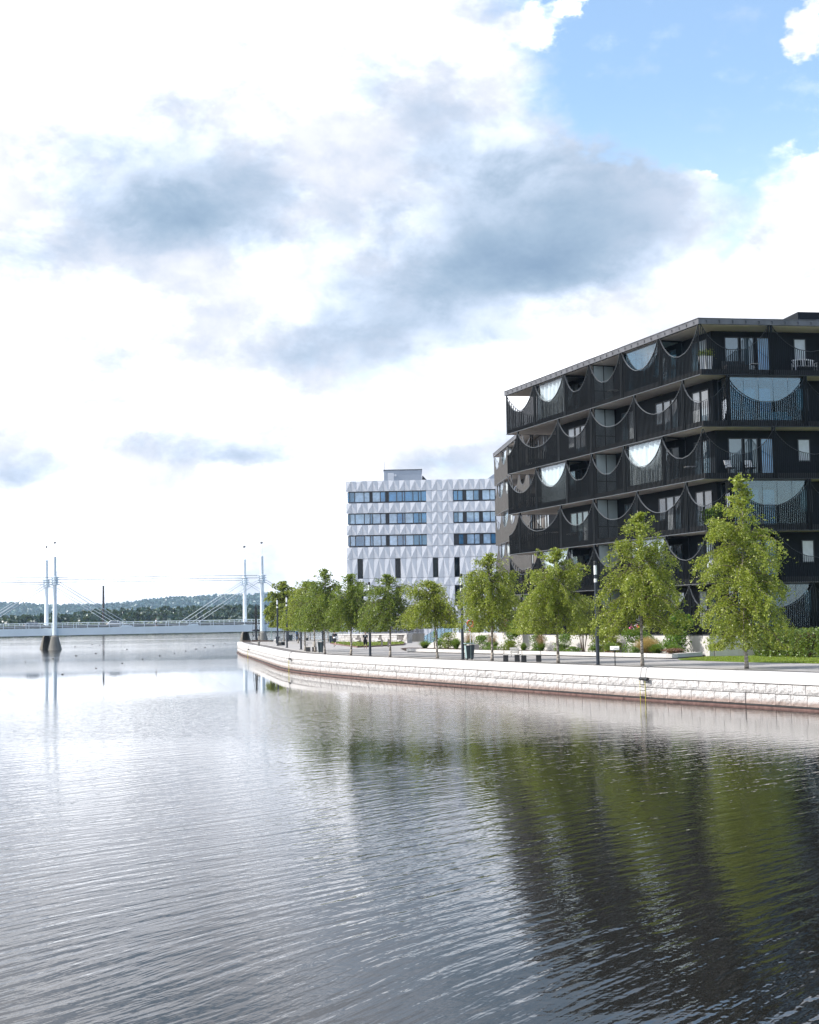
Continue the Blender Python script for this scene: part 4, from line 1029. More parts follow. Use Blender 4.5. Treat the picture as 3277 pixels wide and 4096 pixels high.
def shrubtree(name, x, y, h, w_, label, seed, leaf, n, ls, stems=4, z0=1.7, zc=.25, lump=5, cat='tree'):
    """multi-stemmed shrub or small tree with a lumpy crown"""
    rg = np.random.default_rng(seed); rd = random.Random(seed); root = thing(name, (x, y, z0), label, cat)
    mb = MB(); tips = []
    for k in range(stems):
        th = k*2*pi/stems+rd.random(); sp = w_*.3*rd.uniform(.4, 1); p = Vector((x+.08*cos(th), y+.08*sin(th), z0-.05)); q = Vector((x+sp*cos(th), y+sp*sin(th), z0+h*rd.uniform(.5, .8)))
        m_ = p.lerp(q, .5)+Vector((rd.uniform(-.08, .08), rd.uniform(-.08, .08), .1)); rr0 = .018+.012*h/3; mb.tube(p, m_, rr0, rr0*.7, 6); mb.tube(m_, q, rr0*.7, rr0*.3, 6); tips.append(q)
    obj('stem', mb, M['twig'], root)
    cl = []
    for k in range(lump):
        th = rd.uniform(0, 2*pi); rad = w_*.5*rd.uniform(.1, .62); cz = z0+h*(zc+(1-zc)*rd.uniform(.12, .88)); cl.append((x+rad*cos(th), y+rad*sin(th), cz, w_*rd.uniform(.16, .3), h*(1-zc)*rd.uniform(.14, .26)))
    cl.append((x, y, z0+h*.86, w_*.2, h*.14)); cl.append((x, y, z0+h*(zc+.3*(1-zc)), w_*.42, h*(1-zc)*.32))
    cl = np.array(cl); T = rg.integers(0, len(cl), n); d = rg.normal(size=(n, 3)); d /= np.linalg.norm(d, axis=1)[:, None]; d *= rg.uniform(.35, 1.08, n)[:, None]**.6
    C = cl[T, :3]+d*np.stack([cl[T, 3], cl[T, 3], cl[T, 4]], 1); C[:, 2] = np.maximum(C[:, 2], z0+.03)
    leafcloud(C, rg.uniform(.6, 1.3, n)*ls, rg, LEAF[leaf], 'crown' if cat == 'tree' else 'foliage', root, .6, .6, (x, y, z0)); return root
def bedp(t, off): q = np.array([19.29, 92.44])+az_dir(-20.8)*t+np.array([-cos(radians(-20.8)), sin(radians(-20.8))])*off; return float(q[0]), float(q[1])
x, y = bedp(46.0, -3.2); shrubtree('background_tree', x, y, 7.0, 3.2, 'loose grey-green tree behind the ramp, in front of the white office building', 31, 'birch_dk', 6500, .085, 2, 1.6, .25, 12)
x, y = bedp(33.5, -3.0); shrubtree('background_tree', x, y, 4.4, 2.8, 'bushy green tree on the terrace against the end of the black block', 32, 'shrub', 4500, .08, 3, 2.9, .15, 9)
x, y = bedp(40, -4.0); shrubtree('background_tree', x, y, 5.2, 2.8, 'green tree on the terrace behind the second lamp post', 33, 'birch', 4500, .08, 3, 2.9, .2, 9)
x, y = bedp(15.1, 1.3); shrubtree('serviceberry_tree', x, y, 3.9, 2.7, 'small bushy multi-stemmed tree in the bed, left of the tallest lamp post', 34, 'birch', 6500, .06, 7, 1.7, .3, 12)
x, y = bedp(45.1, 1.2); shrubtree('young_shrub', x, y, 1.75, .8, 'thin open shrub with bare dark stems against the ramp wall', 35, 'birch_dk', 420, .05, 6, 1.7, .35, 5, 'shrub')
# shrubs in the bed
for t, o_, w_, h, lf, n, ls, lab in ((41.3, 1.4, 1.7, 1.35, 'lime', 2600, .05, 'bright lime green shrub beside the ramp wall'),
                            (28.0, 1.2, 1.7, 2.25, 'shrub', 3000, .06, 'upright dark green shrub leaning over the podium wall, left of the white bench'),
                            (28.4, 2.6, 1.6, .35, 'grass', 900, .045, 'low green cushion plant in front of the upright dark shrub'),
                            (20.3, 2.7, .8, .42, 'shrub', 700, .045, 'small round green cushion between the red plumed grass and the white flowers'),
                            (13.9, 2.8, 1.3, .42, 'shrub', 1100, .045, 'low dark green cushion directly left of the tallest lamp post'),
                            (4.9, 2.7, .9, .45, 'grass', 900, .04, 'bright green cushion in front of the tan feather grass'),
                            (1.9, 1.1, 1.55, 2.65, 'shrub', 3600, .075, 'tall fresh green shrub at the right end of the bed near the podium corner'),
                            (7.6, 1.2, 2.0, 1.5, 'shrub', 2600, .06, 'leafy green shrub behind the information board'),
                            (11.6, .9, 1.9, 1.65, 'birch', 2600, .06, 'light green shrub just right of the tallest lamp post'),
                            (.75, 2.2, 1.9, .42, 'redleaf', 1100, .06, 'low bronze-red foliage plant at the right end of the bed'),
                            (8.4, 2.9, .9, .2, 'redleaf', 420, .045, 'low reddish ground plant behind the information board')):
    x, y = bedp(t, o_); shrubtree('shrub', x, y, h*1.12, w_*1.2, lab, int(t*10), lf, n, ls, 3, 1.7, .0, 7, 'shrub')
def grass(t, off, w_, h, label, seed, leaf='grass', n=900, plume=None, np_=0, pz=1.0, bw=.012, ph=None):
    x, y = bedp(t, off); z0 = 1.7; rg = np.random.default_rng(seed); root = thing('ornamental_grass', (x, y, z0), label, 'grass plant', 'ornamental grasses in the planting bed')
    def blades(n, hh, spread, bw, base=.12, z1=0):
        th = rg.uniform(0, 2*pi, n); b = rg.uniform(0, base, n)*w_; sp = rg.uniform(.05, 1, n)*spread*w_/2; H_ = hh*rg.uniform(.6, 1, n)*(1-.35*sp/(w_/2))
        tw = rg.uniform(0, pi, n); ex, ey = np.cos(tw)*bw, np.sin(tw)*bw; V = np.empty((n*2, 4, 3))
        def P(u, s): 
            r = b+sp*u**1.6; return np.stack([r*np.cos(th)+ex*s, r*np.sin(th)+ey*s, H_*(1.35*u-.35*u*u)], 1)
        for j, (u0, u1, s0, s1) in enumerate(((0, .55, 1, .8), (.55, 1, .8, .12))):
            V[j::2, 0] = P(u0, -s0); V[j::2, 1] = P(u0, s0); V[j::2, 2] = P(u1, s1); V[j::2, 3] = P(u1, -s1)
        return V, np.stack([(b+sp)*np.cos(th), (b+sp)*np.sin(th), H_], 1)
    V, _ = blades(n, h, .95, bw); np_obj('blades', V.reshape(-1, 3), n*2, LEAF[leaf], root)
    if plume:
        V, tips = blades(np_, (ph or h*1.35), .7, bw*.5); np_obj('stalks', V.reshape(-1, 3), np_*2, LEAF['tan'], root)
        k = 9; C = np.repeat(tips, k, 0); C[:, 2] -= rg.uniform(0, .34*pz, len(C)); C[:, :2] *= (1-.1*rg.uniform(0, 1, len(C)))[:, None]; C += rg.normal(size=C.shape)*.015
        leafcloud(C, rg.uniform(.02, .045, len(C)), rg, LEAF[plume], 'plumes', root, 0, .3)
    return root
grass(46.2, 1.8, 1.5, .85, 'dark spiky grass clump at the foot of the ramp wall', 41, 'grass', 900)
grass(38.7, 1.7, 1.2, 1.15, 'green grass clump between the lime shrub and the second lamp post', 42, 'grass', 900)
grass(36.6, 1.3, 1.4, 1.0, 'red plumed grass behind the wide litter bin', 43, 'grass', 900, 'plume', 150, 1, ph=1.7)
grass(31.3, 1.4, 1.3, 1.0, 'red plumed grass left of the upright dark shrub', 44, 'grass', 900, 'plume', 130, 1, ph=1.65)
grass(24.0, 2.0, .8, .8, 'pale green grass clump at the left of the low bark patch', 45, 'grass', 500)
grass(21.8, 1.5, 1.1, .9, 'red plumed grass against the podium wall right of the white bench', 46, 'grass', 700, 'plume', 140, 1, ph=1.65)
grass(9.0, 2.3, 1.2, .95, 'green leafy grass clump directly right of the information board', 47, 'grass', 900, bw=.02)
grass(5.3, 1.6, 2.0, 1.3, 'tall tan feather grass glowing against the podium wall', 48, 'tan', 2200, 'tan', 160, 1, ph=1.35, bw=.008)
grass(2.9, 2.3, 1.3, .85, 'arching green grass below the tall fresh green shrub', 49, 'grass', 900, bw=.02)
grass(1.4, 1.9, 1.3, .85, 'arching green grass beside the bronze-red foliage', 50, 'grass', 700, bw=.02)
grass(18.6, 1.4, 1.0, .9, 'thin grass clump behind the trunk of the broad-crowned birch', 51, 'grass', 500)
for t, o_, w_, h, lab, sd in ((16.6, 2.4, 1.4, .72, 'white flowering bush to the left of the tallest lamp post', 61), (11.1, 2.5, 1.3, .7, 'white flowering bush to the right of the tallest lamp post', 62)):
    x, y = bedp(t, o_); rt_ = shrubtree('flowering_bush', x, y, h, w_, lab, sd, 'grass', 1500, .045, 3, 1.7, .0, 6, 'shrub')
    rg = np.random.default_rng(sd); n = 170; th = rg.uniform(0, 2*pi, n); rad = np.sqrt(rg.uniform(0, 1, n))*w_*.46
    C = np.stack([x+rad*np.cos(th), y+rad*np.sin(th), 1.7+h*(.8+.25*np.cos(rad/w_*2.4))*rg.uniform(.82, 1.05, n)], 1)
    leafcloud(C, rg.uniform(.02, .04, n), rg, LEAF['petal'], 'flowers', rt_, 1.5, .9, (x, y, 1.7))
for t, o_, w_, h, lf, n, ls, lab in ((23.2, 1.2, 1.6, 1.2, 'grass', 1600, .05, 'rounded green shrub against the podium wall, behind the white bench pair'),
                            (18.3, 1.1, 1.7, 1.25, 'shrub', 1900, .055, 'green shrub against the podium wall behind the broad-crowned birch trunk'),
                            (12.9, 1.0, 1.8, 1.5, 'lime', 2200, .055, 'yellow-green shrub behind the tallest lamp post'),
                            (6.4, .9, 1.7, 1.2, 'grass', 1700, .055, 'green shrub behind the tan feather grass'),
                            (26.0, 2.3, 1.5, .7, 'lime', 1200, .05, 'low lime cushion left of the bench, at the bed edge'),
                            (34.6, 1.0, 1.6, 1.1, 'shrub', 1600, .055, 'dark green shrub behind the concrete plinth'),
                            (3.4, .9, 1.4, 1.3, 'shrub', 1500, .06, 'green shrub left of the tall fresh green one near the podium corner'),
                            (43.4, 1.3, 1.3, .9, 'shrub', 1200, .05, 'dark green shrub left of the bright lime shrub'),
                            (30.0, 2.4, 1.2, .6, 'grass', 900, .05, 'low green plant in front of the red plumed grass')):
    x, y = bedp(t, o_); shrubtree('shrub', x, y, h*1.12, w_*1.2, lab, int(t*10)+7, lf, n, ls, 3, 1.7, .0, 8, 'shrub')
# hanging flower baskets on the ground floor balcony
for t, mt_, lab in ((9.7, M['pink'], 'pink flowers hung on the ground floor screen'), (9.3, M['white_fur'], 'white flowers hung on the ground floor screen'), (8.7, M['yellow'], 'yellow flowers hung on the ground floor screen'), (8.1, M['white_fur'], 'white flowers right of the yellow ones on the ground floor screen'), (8.95, M['red'], 'red flowers between the white and yellow ones on the ground floor screen')):
    rg = np.random.default_rng(int(t*10)); q = fl(t, -.12, 3.5); n = 60; root_ = thing('flower_basket', q, lab, 'flowers', 'flowers hung on the ground floor screen')
    C = np.array(q)+rg.normal(size=(n, 3))*np.array([.1, .1, .13]); leafcloud(C, rg.uniform(.03, .06, n), rg, mt_, 'petals', root_, .5, .9, q)['kind'] = 'stuff'
    mb = MB().lathe((q[0], q[1], q[2]-.22), [(.08, 0), (.14, .2)], 8); obj('basket', mb, M['brown'], root_)
# hedge: clipped mass with leafy skin
hx0, hy0 = 23.0, 92.3
hd = thing('hedge', (25, 91.5, 1.6), 'clipped leafy green hedge at the far right behind the lawn', 'hedge')
HP = [np.array(p) for p in ((21.9, 91.8), (22.6, 88.6), (24.2, 84.5), (30, 72.0), (33.5, 73.5), (27.5, 93.6))]
obj('hedge_core', MB().prism([tuple(p) for p in (HP[0]+(.3, -.1), HP[1]+(.3, .1), HP[2]+(.3, .2), HP[3]+(.2, .3), HP[4], HP[5])], 1.58, 3.1), M['soil'], hd)
rg = np.random.default_rng(5); CC = []
for a, b in zip(HP[:4], HP[1:4]):
    L_ = np.linalg.norm(b-a); n = int(L_*620); u = rg.uniform(0, 1, n)[:, None]; q = a+(b-a)*u; nrm_ = np.array([(b-a)[1], -(b-a)[0]])/L_
    wob = .16*np.sin(u*L_*2.1)+.1*np.sin(u*L_*5.3+1); q = q-nrm_*(-.0)*1+nrm_*(-(wob+rg.normal(size=(n, 1))*.09)) ; CC.append(np.concatenate([q, rg.uniform(1.62, 3.22, (n, 1))], 1))
n = 7000; u, v = rg.uniform(0, 1, (n, 1)), rg.uniform(0, 1, (n, 1)); A_ = HP[0]+(HP[5]-HP[0])*v; B_ = HP[3]+(HP[4]-HP[3])*v; q = A_+(B_-A_)*u
CC.append(np.concatenate([q, 3.2+.06*np.sin(u*30)+rg.normal(size=(n, 1))*.06], 1))
C = np.concatenate(CC); leafcloud(C, rg.uniform(.045, .085, len(C)), rg, LEAF['hedge'], 'foliage', hd, .3, .7, (25, 91.5, 1.6))
# lawn blades near the edge
rg = np.random.default_rng(8); n = 16000
u, v = rg.uniform(0, 1, n), rg.uniform(0, 1, n)**1.2
ex = np.interp(u, [0, .15, .5, 1], [16.2, 17.4, 21.5, 30.0]); ey = np.interp(u, [0, .15, .5, 1], [87.2, 83.0, 75.2, 57.0]); bx = np.interp(u, [0, 1], [19.0, 34]); by = np.interp(u, [0, 1], [92.0, 76])
X, Y = ex+(bx-ex)*v, ey+(by-ey)*v; hh = rg.uniform(.03, .09, n); th = rg.uniform(0, pi, n); V = np.empty((n, 4, 3)); w_ = .012
for k, (s_, z_) in enumerate(((-1, 0), (1, 0), (.3, 1), (-.3, 1))): V[:, k] = np.stack([X+np.cos(th)*w_*s_+(z_*.02), Y+np.sin(th)*w_*s_, 1.606+hh*z_], 1)
lb = np_obj('lawn_grass', V.reshape(-1, 3), n, LEAF['lime']); lb['kind'] = 'stuff'; lb['label'] = 'short sunlit grass blades on the lawn'; lb['category'] = 'grass'

# ================================================================== STREET FURNITURE
lampgrp = 'lamp posts along the quay'
def lamp0():
    t = thing('lamp_post', (10.37, 79.91, 1.6), 'tallest nearest lamp post, between the broad-crowned birch and the information board', 'lamp post', lampgrp)
    L = lambda n, mb, m, p=t: obj(n, mb, m, p, local=True)
    L('base_plate', MB().lathe((0, 0, 0), [(.17, 0), (.17, .03), (.1, .04)], 16), M['black'])
    L('pole', MB().lathe((0, 0, .03), [(.1, 0), (.1, 3.9), (.088, 4.0), (.088, 5.02)], 18), M['dark_metal'])
    L('diffuser', MB().lathe((0, 0, 5.05), [(.085, 0), (.085, .52)], 18), M['lampglass'])
    L('cap', MB().lathe((0, 0, 5.57), [(.092, 0), (.092, .2), (.07, .23)], 18), M['black'])
    L('info_sticker', MB().lathe((0, 0, 4.62), [(.0905, 0), (.0905, .2)], 18), M['sticker'])
    return t
l0 = lamp0()
for (x, y, lab) in ((3.42, 96.64, 'lamp post with the wide litter bin standing right against it'), (-3.29, 111.93, 'lamp post in front of the white office building, beside the bald walker'),
                    (-11.37, 146.26, 'lamp post whose top is lost in foliage, left of the single wooden bench seat'), (-13.9, 158.84, 'taller looking of the two lamp posts near the tip, on the right'),
                    (-16.47, 175.09, 'leftmost lamp post, beside the small bench near the tip'), (-18.81, 217.5, 'distant lamp post under the trees left of the parked bicycle'), (-10.5, 168.0, 'distant lamp post behind the narrow litter bin')):
    dup(l0, (x, y, 1.6), random.uniform(0, 6), lab)
def bin0():
    t = thing('litter_bin', (3.85, 96.1, 1.6), 'wide dark litter bin with pale lid against the second lamp post', 'litter bin', 'litter bins on the promenade', radians(12))
    L = lambda n, mb, m: obj(n, mb, m, t, local=True)
    q = lambda a, b: [(-a, -b), (a, -b), (a, b), (-a, b)]
    mb = MB(); lo, hi = q(.23, .2), q(.3, .26)
    mb.quadbox([(*p, .06) for p in lo]+[(*p, .96) for p in hi]); L('body', mb, M['bindk'])
    for s in (-.05, ):
        mb = MB(); mb.quadbox([(.02, -.205, .06), (.05, -.205, .06), (.05, -.19, .06), (.02, -.19, .06), (.02, -.268, .96), (.05, -.268, .96), (.05, -.25, .96), (.02, -.25, .96)]); L('front_strip', mb, M['binlt'])
    mb = MB(); mb.quadbox([(-.235, -.2, .1), (-.215, -.2, .1), (-.215, .18, .1), (-.235, .18, .1), (-.308, -.25, .94), (-.288, -.25, .94), (-.288, .23, .94), (-.308, .23, .94)]); L('side_panel', mb, M['binlt'])
    L('lid', MB().box(-.33, .33, -.29, .29, 1.06, 1.11), M['binlt'])
    mb = MB()
    for a, b in q(.26, .22): mb.tube((a, b, .95), (a, b, 1.065), .014, n=6)
    L('lid_post', mb, M['bindk']); mb = MB()
    for a, b in q(.16, .13): mb.box(a-.03, a+.03, b-.03, b+.03, 0, .06)
    L('foot', mb, M['black']); return t
b0 = bin0()
for (x, y, lab, sc_) in ((-8.18, 127.68, 'narrow litter bin between birches near the single bench seat', .85), (-10.69, 189.39, 'litter bin behind the runner near the seating wall', 1), (-18.7, 220.39, 'distant litter bin beside the parked bicycle', 1), (-18.18, 193.42, 'litter bin behind the leftmost lamp post', 1)):
    d = dup(b0, (x, y, 1.6), .1, lab); d.scale = (sc_, 1, 1)
def bench(x, y, rz, L_, label, back=None, group='benches on the promenade'):
    t = thing('bench', (x, y, 1.6), label, 'bench', group, rz); W = .5
    Lo = lambda n, mb, m: obj(n, mb, m, t, local=True)
    for i in range(5): Lo('seat_slat', MB().box(-L_/2, L_/2, -W/2+i*W/5+.006, -W/2+(i+1)*W/5-.006, .42, .47), M['wood_lt'])
    for s in (-1, 1):
        Lo('leg', MB().box(s*(L_/2-.17)-.16, s*(L_/2-.17)+.16, -W/2+.03, W/2-.03, 0, .418), M['black'])
        mb = MB(); x0 = s*(L_/2-.06)
        for yy in (-W/2+.03, W/2-.03): mb.box(x0-.012, x0+.012, yy-.012, yy+.012, .47, .68)
        mb.box(x0-.013, x0+.013, -W/2+.015, W/2-.015, .681, .705); Lo('armrest', mb, M['rail_dk'])
    if back:
        for i in range(3): Lo('back_slat', MB().box(back[0], back[1], W/2-.03-i*.02, W/2-.005-i*.02, .52+i*.125, .63+i*.125), M['wood_lt'])
        mb = MB()
        for xx in (back[0]+.1, back[1]-.1): mb.box(xx-.015, xx+.015, W/2, W/2+.03, .3, .85)
        Lo('back_support', mb, M['rail_dk'])
    return t
bench(6.2, 89.4, radians(-4), 1.05, 'left one of the white slatted bench pair by the bed, with a backrest', (-.1, .5))
bench(7.32, 88.0, radians(-4), 1.25, 'right one of the white slatted bench pair by the bed, without backrest')
bench(-9.5, 134.6, radians(-12), .95, 'single wooden bench seat with armrests between two birches', (.05, .4))
bench(-16.2, 177.3, radians(60), .9, 'small bench turned sideways beside the leftmost lamp post', (-.2, .3))
bench(-17.1, 225.5, radians(-5), 1.5, 'far bench by the water behind the cyclist', (.1, .6))
bench(-12.3, 206, radians(-10), 1.2, 'far bench left of the bin behind the runner')
# information board
t = thing('information_board', (11.17, 78.81, 1.6), 'slanted white information board on a thin black post near the tallest lamp post', 'sign', rz=radians(-8))
obj('post', MB().lathe((0, 0, 0), [(.06, 0), (.06, .02), (.028, .03), (.028, .85)], 10), M['black'], t, local=True)
mb = MB(); mb.quadbox([(-.25, -.17, .84), (.25, -.17, .84), (.25, .15, 1.02), (-.25, .15, 1.02), (-.25, -.18, .87), (.25, -.18, .87), (.25, .14, 1.05), (-.25, .14, 1.05)])
bp_ = obj('board', mb, M['sticker'], t, local=True)
mb = MB(); 
for i in range(4): a = -.12+i*.035; mb.quadbox([(-.02, a, .9+i*.02+.004), (.2-.03*i, a, .9+i*.02+.004), (.2-.03*i, a+.014, .908+i*.02+.004), (-.02, a+.014, .908+i*.02+.004), (-.02, a, .908+i*.02), (.2-.03*i, a, .908+i*.02), (.2-.03*i, a+.014, .916+i*.02), (-.02, a+.014, .916+i*.02)])
obj('printed_lines', mb, M['rail'], bp_, local=True)
# ladders on the quay
def ladder(pt, label):
    i = int(np.argmin(np.linalg.norm(QA-np.array(pt), axis=1))); s = float(cum[i])
    d = float('inf')
    for k in np.arange(s-6, s+6, .1):
        p, _ = along(k); e = np.linalg.norm(p-np.array(pt))
        if e < d: d, sb = e, k
    p, tt_ = along(sb); nl = np.array([-tt_[1], tt_[0]]); tdir = tt_
    t = thing('safety_ladder', (p[0], p[1], 0), label, 'ladder', 'safety ladders on the quay wall')
    def W(a, o, z): q = p+tdir*a+nl*o; return (q[0], q[1], z)
    for a in (-.22, .22):
        obj('rail_lower', MB().tube(W(a, .3, -.4), W(a, .3, .98), .014, n=6), M['yellow'], t)
        obj('rail_upper', MB().path([W(a, .3, 1.0), W(a, .26, 1.15), W(a, .18, 1.6), W(a, -.05, 1.72), W(a, -.35, 1.66)], .014), M['rail'], t)
    for z in (-.1, .2, .5, .8): obj('rung', MB().tube(W(-.22, .3, z), W(.22, .3, z), .018, n=6), M['rail_dk'], t)
    obj('fender_roller', MB().tube(W(-.34, .2, 1.08), W(.34, .2, 1.08), .085, n=12), M['rubber'], t)
ladder((11.95, 72.96), 'nearest yellow and black safety ladder with a dark roller, on the quay wall')
ladder((-10.47, 129.13), 'middle yellow safety ladder, on the quay wall where the promenade starts to bend')
ladder((-20.9, 182.96), 'farthest tiny yellow safety ladder, near the tip of the quay')
# lifebuoy station
x, y = bedp(35.6, 1.5); t = thing('lifebuoy_station', (x, y, 1.7), 'red lifebuoy box on two pale posts behind the wide litter bin', 'lifebuoy')
for d in (-.12, .12): obj('post', MB().tube((x+d, y, 1.65), (x+d, y, 3.3), .03, n=8), M['carw'], t)
obj('box', MB().box(x-.24, x+.24, y-.12, y+.1, 3.3, 3.62), M['red'], t); obj('white_band', MB().box(x-.245, x+.245, y-.125, y-.12, 3.43, 3.48), M['carw'], t)
obj('lifebuoy', MB().torus((x-.1, y-.05, 3.95), .26, .07, (0, 1, 0), 24, 8), M['red'], t, smooth=True); obj('hook_post', MB().tube((x-.1, y+.04, 3.6), (x-.1, y+.04, 5.6), .02, n=6), M['carw'], t)
x, y = bedp(33.8, 2.2); tag(obj('concrete_plinth', MB().cbox((x, y, 1.92), (.9, .7, .5), .3), M['conc']), 'low pale concrete plinth in the bed right of the lifebuoy station', 'plinth')
# bollards
tag(obj('mooring_bollard', MB().lathe((-18.85, 175.6, 1.6), [(.1, 0), (.12, .3), (.17, .42), (.15, .54), (.06, .58)], 14), M['conc_dk'], smooth=True), 'rounded grey mooring bollard near the tip of the quay', 'bollard')
for x, y, lab in ((-3.23, 152.8, 'left of the two short concrete posts before the seating wall'), (-2.51, 152.0, 'right of the two short concrete posts before the seating wall')):
    tag(obj('concrete_post', MB().box(x-.09, x+.09, y-.09, y+.09, 1.6, 2.42), M['conc_dk']), lab, 'bollard', 'short concrete posts')
# stone seating wall with niches
t = thing('seating_wall', (-5.4, 182, 1.6), 'low rough stone seating wall with dark niches behind the lawn bed', 'wall')
a, b = np.array([-9.7, 188.2]), np.array([-.6, 176.4]); fs = Fr(a, (b-a)/np.linalg.norm(b-a), -np.array([-(b-a)[1], (b-a)[0]])/np.linalg.norm(b-a)); L_ = float(np.linalg.norm(b-a))
obj('core', fbox(MB(), fs, 0, L_, .12, .8, 1.6, 2.62), M['stonew'], t); obj('coping', fbox(MB(), fs, -.05, L_+.05, -.06, .86, 2.625, 2.78), M['conc'], t)
rd = random.Random(4); nich = [(4.0, 5.1), (8.6, 9.8), (13, 14)]
for z0, z1 in ((1.6, 1.94), (1.945, 2.28), (2.285, 2.62)):
    s = 0.0
    while s < L_-.2:
        wd = rd.uniform(.5, 1.0); e = min(s+wd, L_)
        if not any(p < (s+e)/2 < q for p, q in nich): obj('stone', fbox(MB(), fs, s+.015, e-.015, rd.uniform(-.03, .05), .119, z0+.012, z1-.012), M['granite'] if rd.random() > .6 else M['stonew'], t)
        s = e
for p, q in nich:
    obj('niche', fbox(MB(), fs, p, q, .05, .119, 1.6, 2.62), M['gravel'], t); obj('niche_seat', fbox(MB(), fs, p+.1, q-.1, -.25, .049, 1.9, 2.0), M['conc'], t)
t = thing('sedum_bed', (-5, 165, 1.6), 'low triangular bed of reddish green ground cover with a rust edging', 'flower bed')
bedpts = [(-10.6, 184.5), (-7.9, 165), (-5.8, 151.2), (-3.0, 156), (-.9, 161), (-.8, 173.5), (-9.4, 186)]
obj('edging', MB().prism([(p[0], p[1]) for p in bedpts], 1.597, 1.72), M['rust'], t)
rg = np.random.default_rng(6); n = 9000; C = []
cx_, cy_ = np.mean([p[0] for p in bedpts]), np.mean([p[1] for p in bedpts])
k = rg.integers(0, len(bedpts), n); bp2 = np.array(bedpts); u = np.sqrt(rg.uniform(0, 1, (n, 1)))*.97; v = rg.uniform(0, 1, (n, 1)); E_ = bp2[k]*(1-v)+bp2[(k+1) % len(bedpts)]*v; q = np.array([cx_, cy_])*(1-u)+E_*u
leafcloud(np.concatenate([q, 1.72+rg.uniform(0, .12, (n, 1))], 1), rg.uniform(.05, .1, n), rg, LEAF['birch_dk'], 'ground_cover', t, 1, .8, (-5, 165, 1.6))
# dark fence behind
t = thing('picket_fence', (-2.3, 188, 1.6), 'dark picket fence on the terrace edge behind the stone seating wall', 'fence')
for z in (2.95, 3.45): obj('fence_rail', MB().box(-6.2, 1.6, 188, 188.05, z, z+.06), M['black'], t)
pk = MB().box(-.05, .05, -.03, 0, 0, 1.0); pkm = mesh_from('picket', pk.v, pk.f, M['black'])
for i in range(52): inst('picket', pkm, (-6.15+i*.15, 187.99, 2.65), 0, t)
obj('fence_base', MB().box(-6.3, 1.7, 187.9, 188.2, 1.6, 2.66), M['conc_dk'], t)

# hand crane at the tip
cx_, cy_ = -24.7, 226.4; t = thing('harbour_crane', (cx_, cy_, 1.6), 'old dark iron hand crane with geared wheels standing at the tip of the promenade', 'crane')
Z = lambda z: 1.6+z
obj('foot_plate', MB().box(cx_-.6, cx_+.6, cy_-.5, cy_+.5, Z(0), Z(.22)), M['brown'], t)
obj('pillar', MB().lathe((cx_, cy_, Z(.22)), [(.26, 0), (.17, .3), (.15, 1.4)], 14), M['dark_metal'], t)
mb = MB()
for s in (-1, 1): mb.box(cx_+s*.52-.03, cx_+s*.52+.03, cy_-.03, cy_+.03, Z(.2), Z(1.62))
mb.box(cx_-.56, cx_+.56, cy_-.04, cy_+.04, Z(.95), Z(1.02)); obj('side_frame', mb, M['dark_metal'], t)
obj('platform', MB().lathe((cx_, cy_, Z(1.6)), [(.55, 0), (.62, .08), (.62, .26), (.5, .3)], 18), M['dark_metal'], t)
obj('gear_wheel', MB().torus((cx_-.42, cy_-.12, Z(.95)), .2, .035, (1, 0, .0), 18).tube((cx_-.45, cy_-.12, Z(.95)), (cx_-.38, cy_-.12, Z(.95)), .07), M['dark_metal'], t)
obj('gear_wheel', MB().torus((cx_+.5, cy_-.12, Z(1.0)), .26, .045, (1, 0, .2), 18).tube((cx_+.4, cy_-.12, Z(1)), (cx_+.6, cy_-.12, Z(1)), .09), M['dark_metal'], t)
obj('hand_wheel', MB().torus((cx_+.62, cy_, Z(1.7)), .45, .03, (1, .1, 0), 22), M['dark_metal'], t)
mb = MB()
for s in (-1, 1): mb.tube((cx_+s*.12, cy_, Z(1.9)), (cx_+s*.05, cy_, Z(5.7)), .1, .055, 8)
for k in range(9): z = 2.2+k*.4; mb.box(cx_-.13+.01*k, cx_+.13-.01*k, cy_-.015, cy_+.015, Z(z), Z(z+.04))
obj('mast', mb, M['black'], t)
obj('cross_bar', MB().box(cx_-.5, cx_+.5, cy_-.04, cy_+.04, Z(2.8), Z(2.92)), M['brown'], t); obj('cross_bar', MB().box(cx_-.3, cx_+.3, cy_-.04, cy_+.04, Z(4.55), Z(4.63)), M['brown'], t)
for s in (-1, 1): obj('stay_rod', MB().path([(cx_+s*.52, cy_, Z(1.9)), (cx_+s*.45, cy_, Z(2.85)), (cx_+s*.26, cy_, Z(4.6)), (cx_+s*.04, cy_, Z(5.75))], .028), M['black'], t)
obj('top_sheave', MB().torus((cx_, cy_, Z(5.75)), .12, .03, (0, 1, 0), 14), M['brown'], t); obj('finial', MB().tube((cx_, cy_, Z(5.8)), (cx_, cy_, Z(6.1)), .03, .005, 6), M['brown'], t)
tag(obj('tip_kerb', MB().quadbox([(-26.4, 222.3, 1.6), (-21.6, 219.6, 1.6), (-21.4, 220.1, 1.6), (-26.2, 222.9, 1.6), (-26.4, 222.3, 1.8), (-21.6, 219.6, 1.8), (-21.4, 220.1, 1.8), (-26.2, 222.9, 1.8)]), M['brown']), 'low timber kerb in front of the old hand crane', 'kerb')
tag(obj('flagpole', MB().lathe((-21.9, 222.5, 1.6), [(.07, 0), (.05, 2.5), (.035, 5.6), (.01, 5.65)], 8), M['binlt']), 'thin pale pole standing right of the old hand crane', 'pole')
tag(obj('boulder', MB().ball((-21.2, 223.5, 1.75), .3, 10, 6, (1.2, .8, .7)), M['cap'], smooth=True), 'small white rounded stone beside the timber kerb', 'stone')

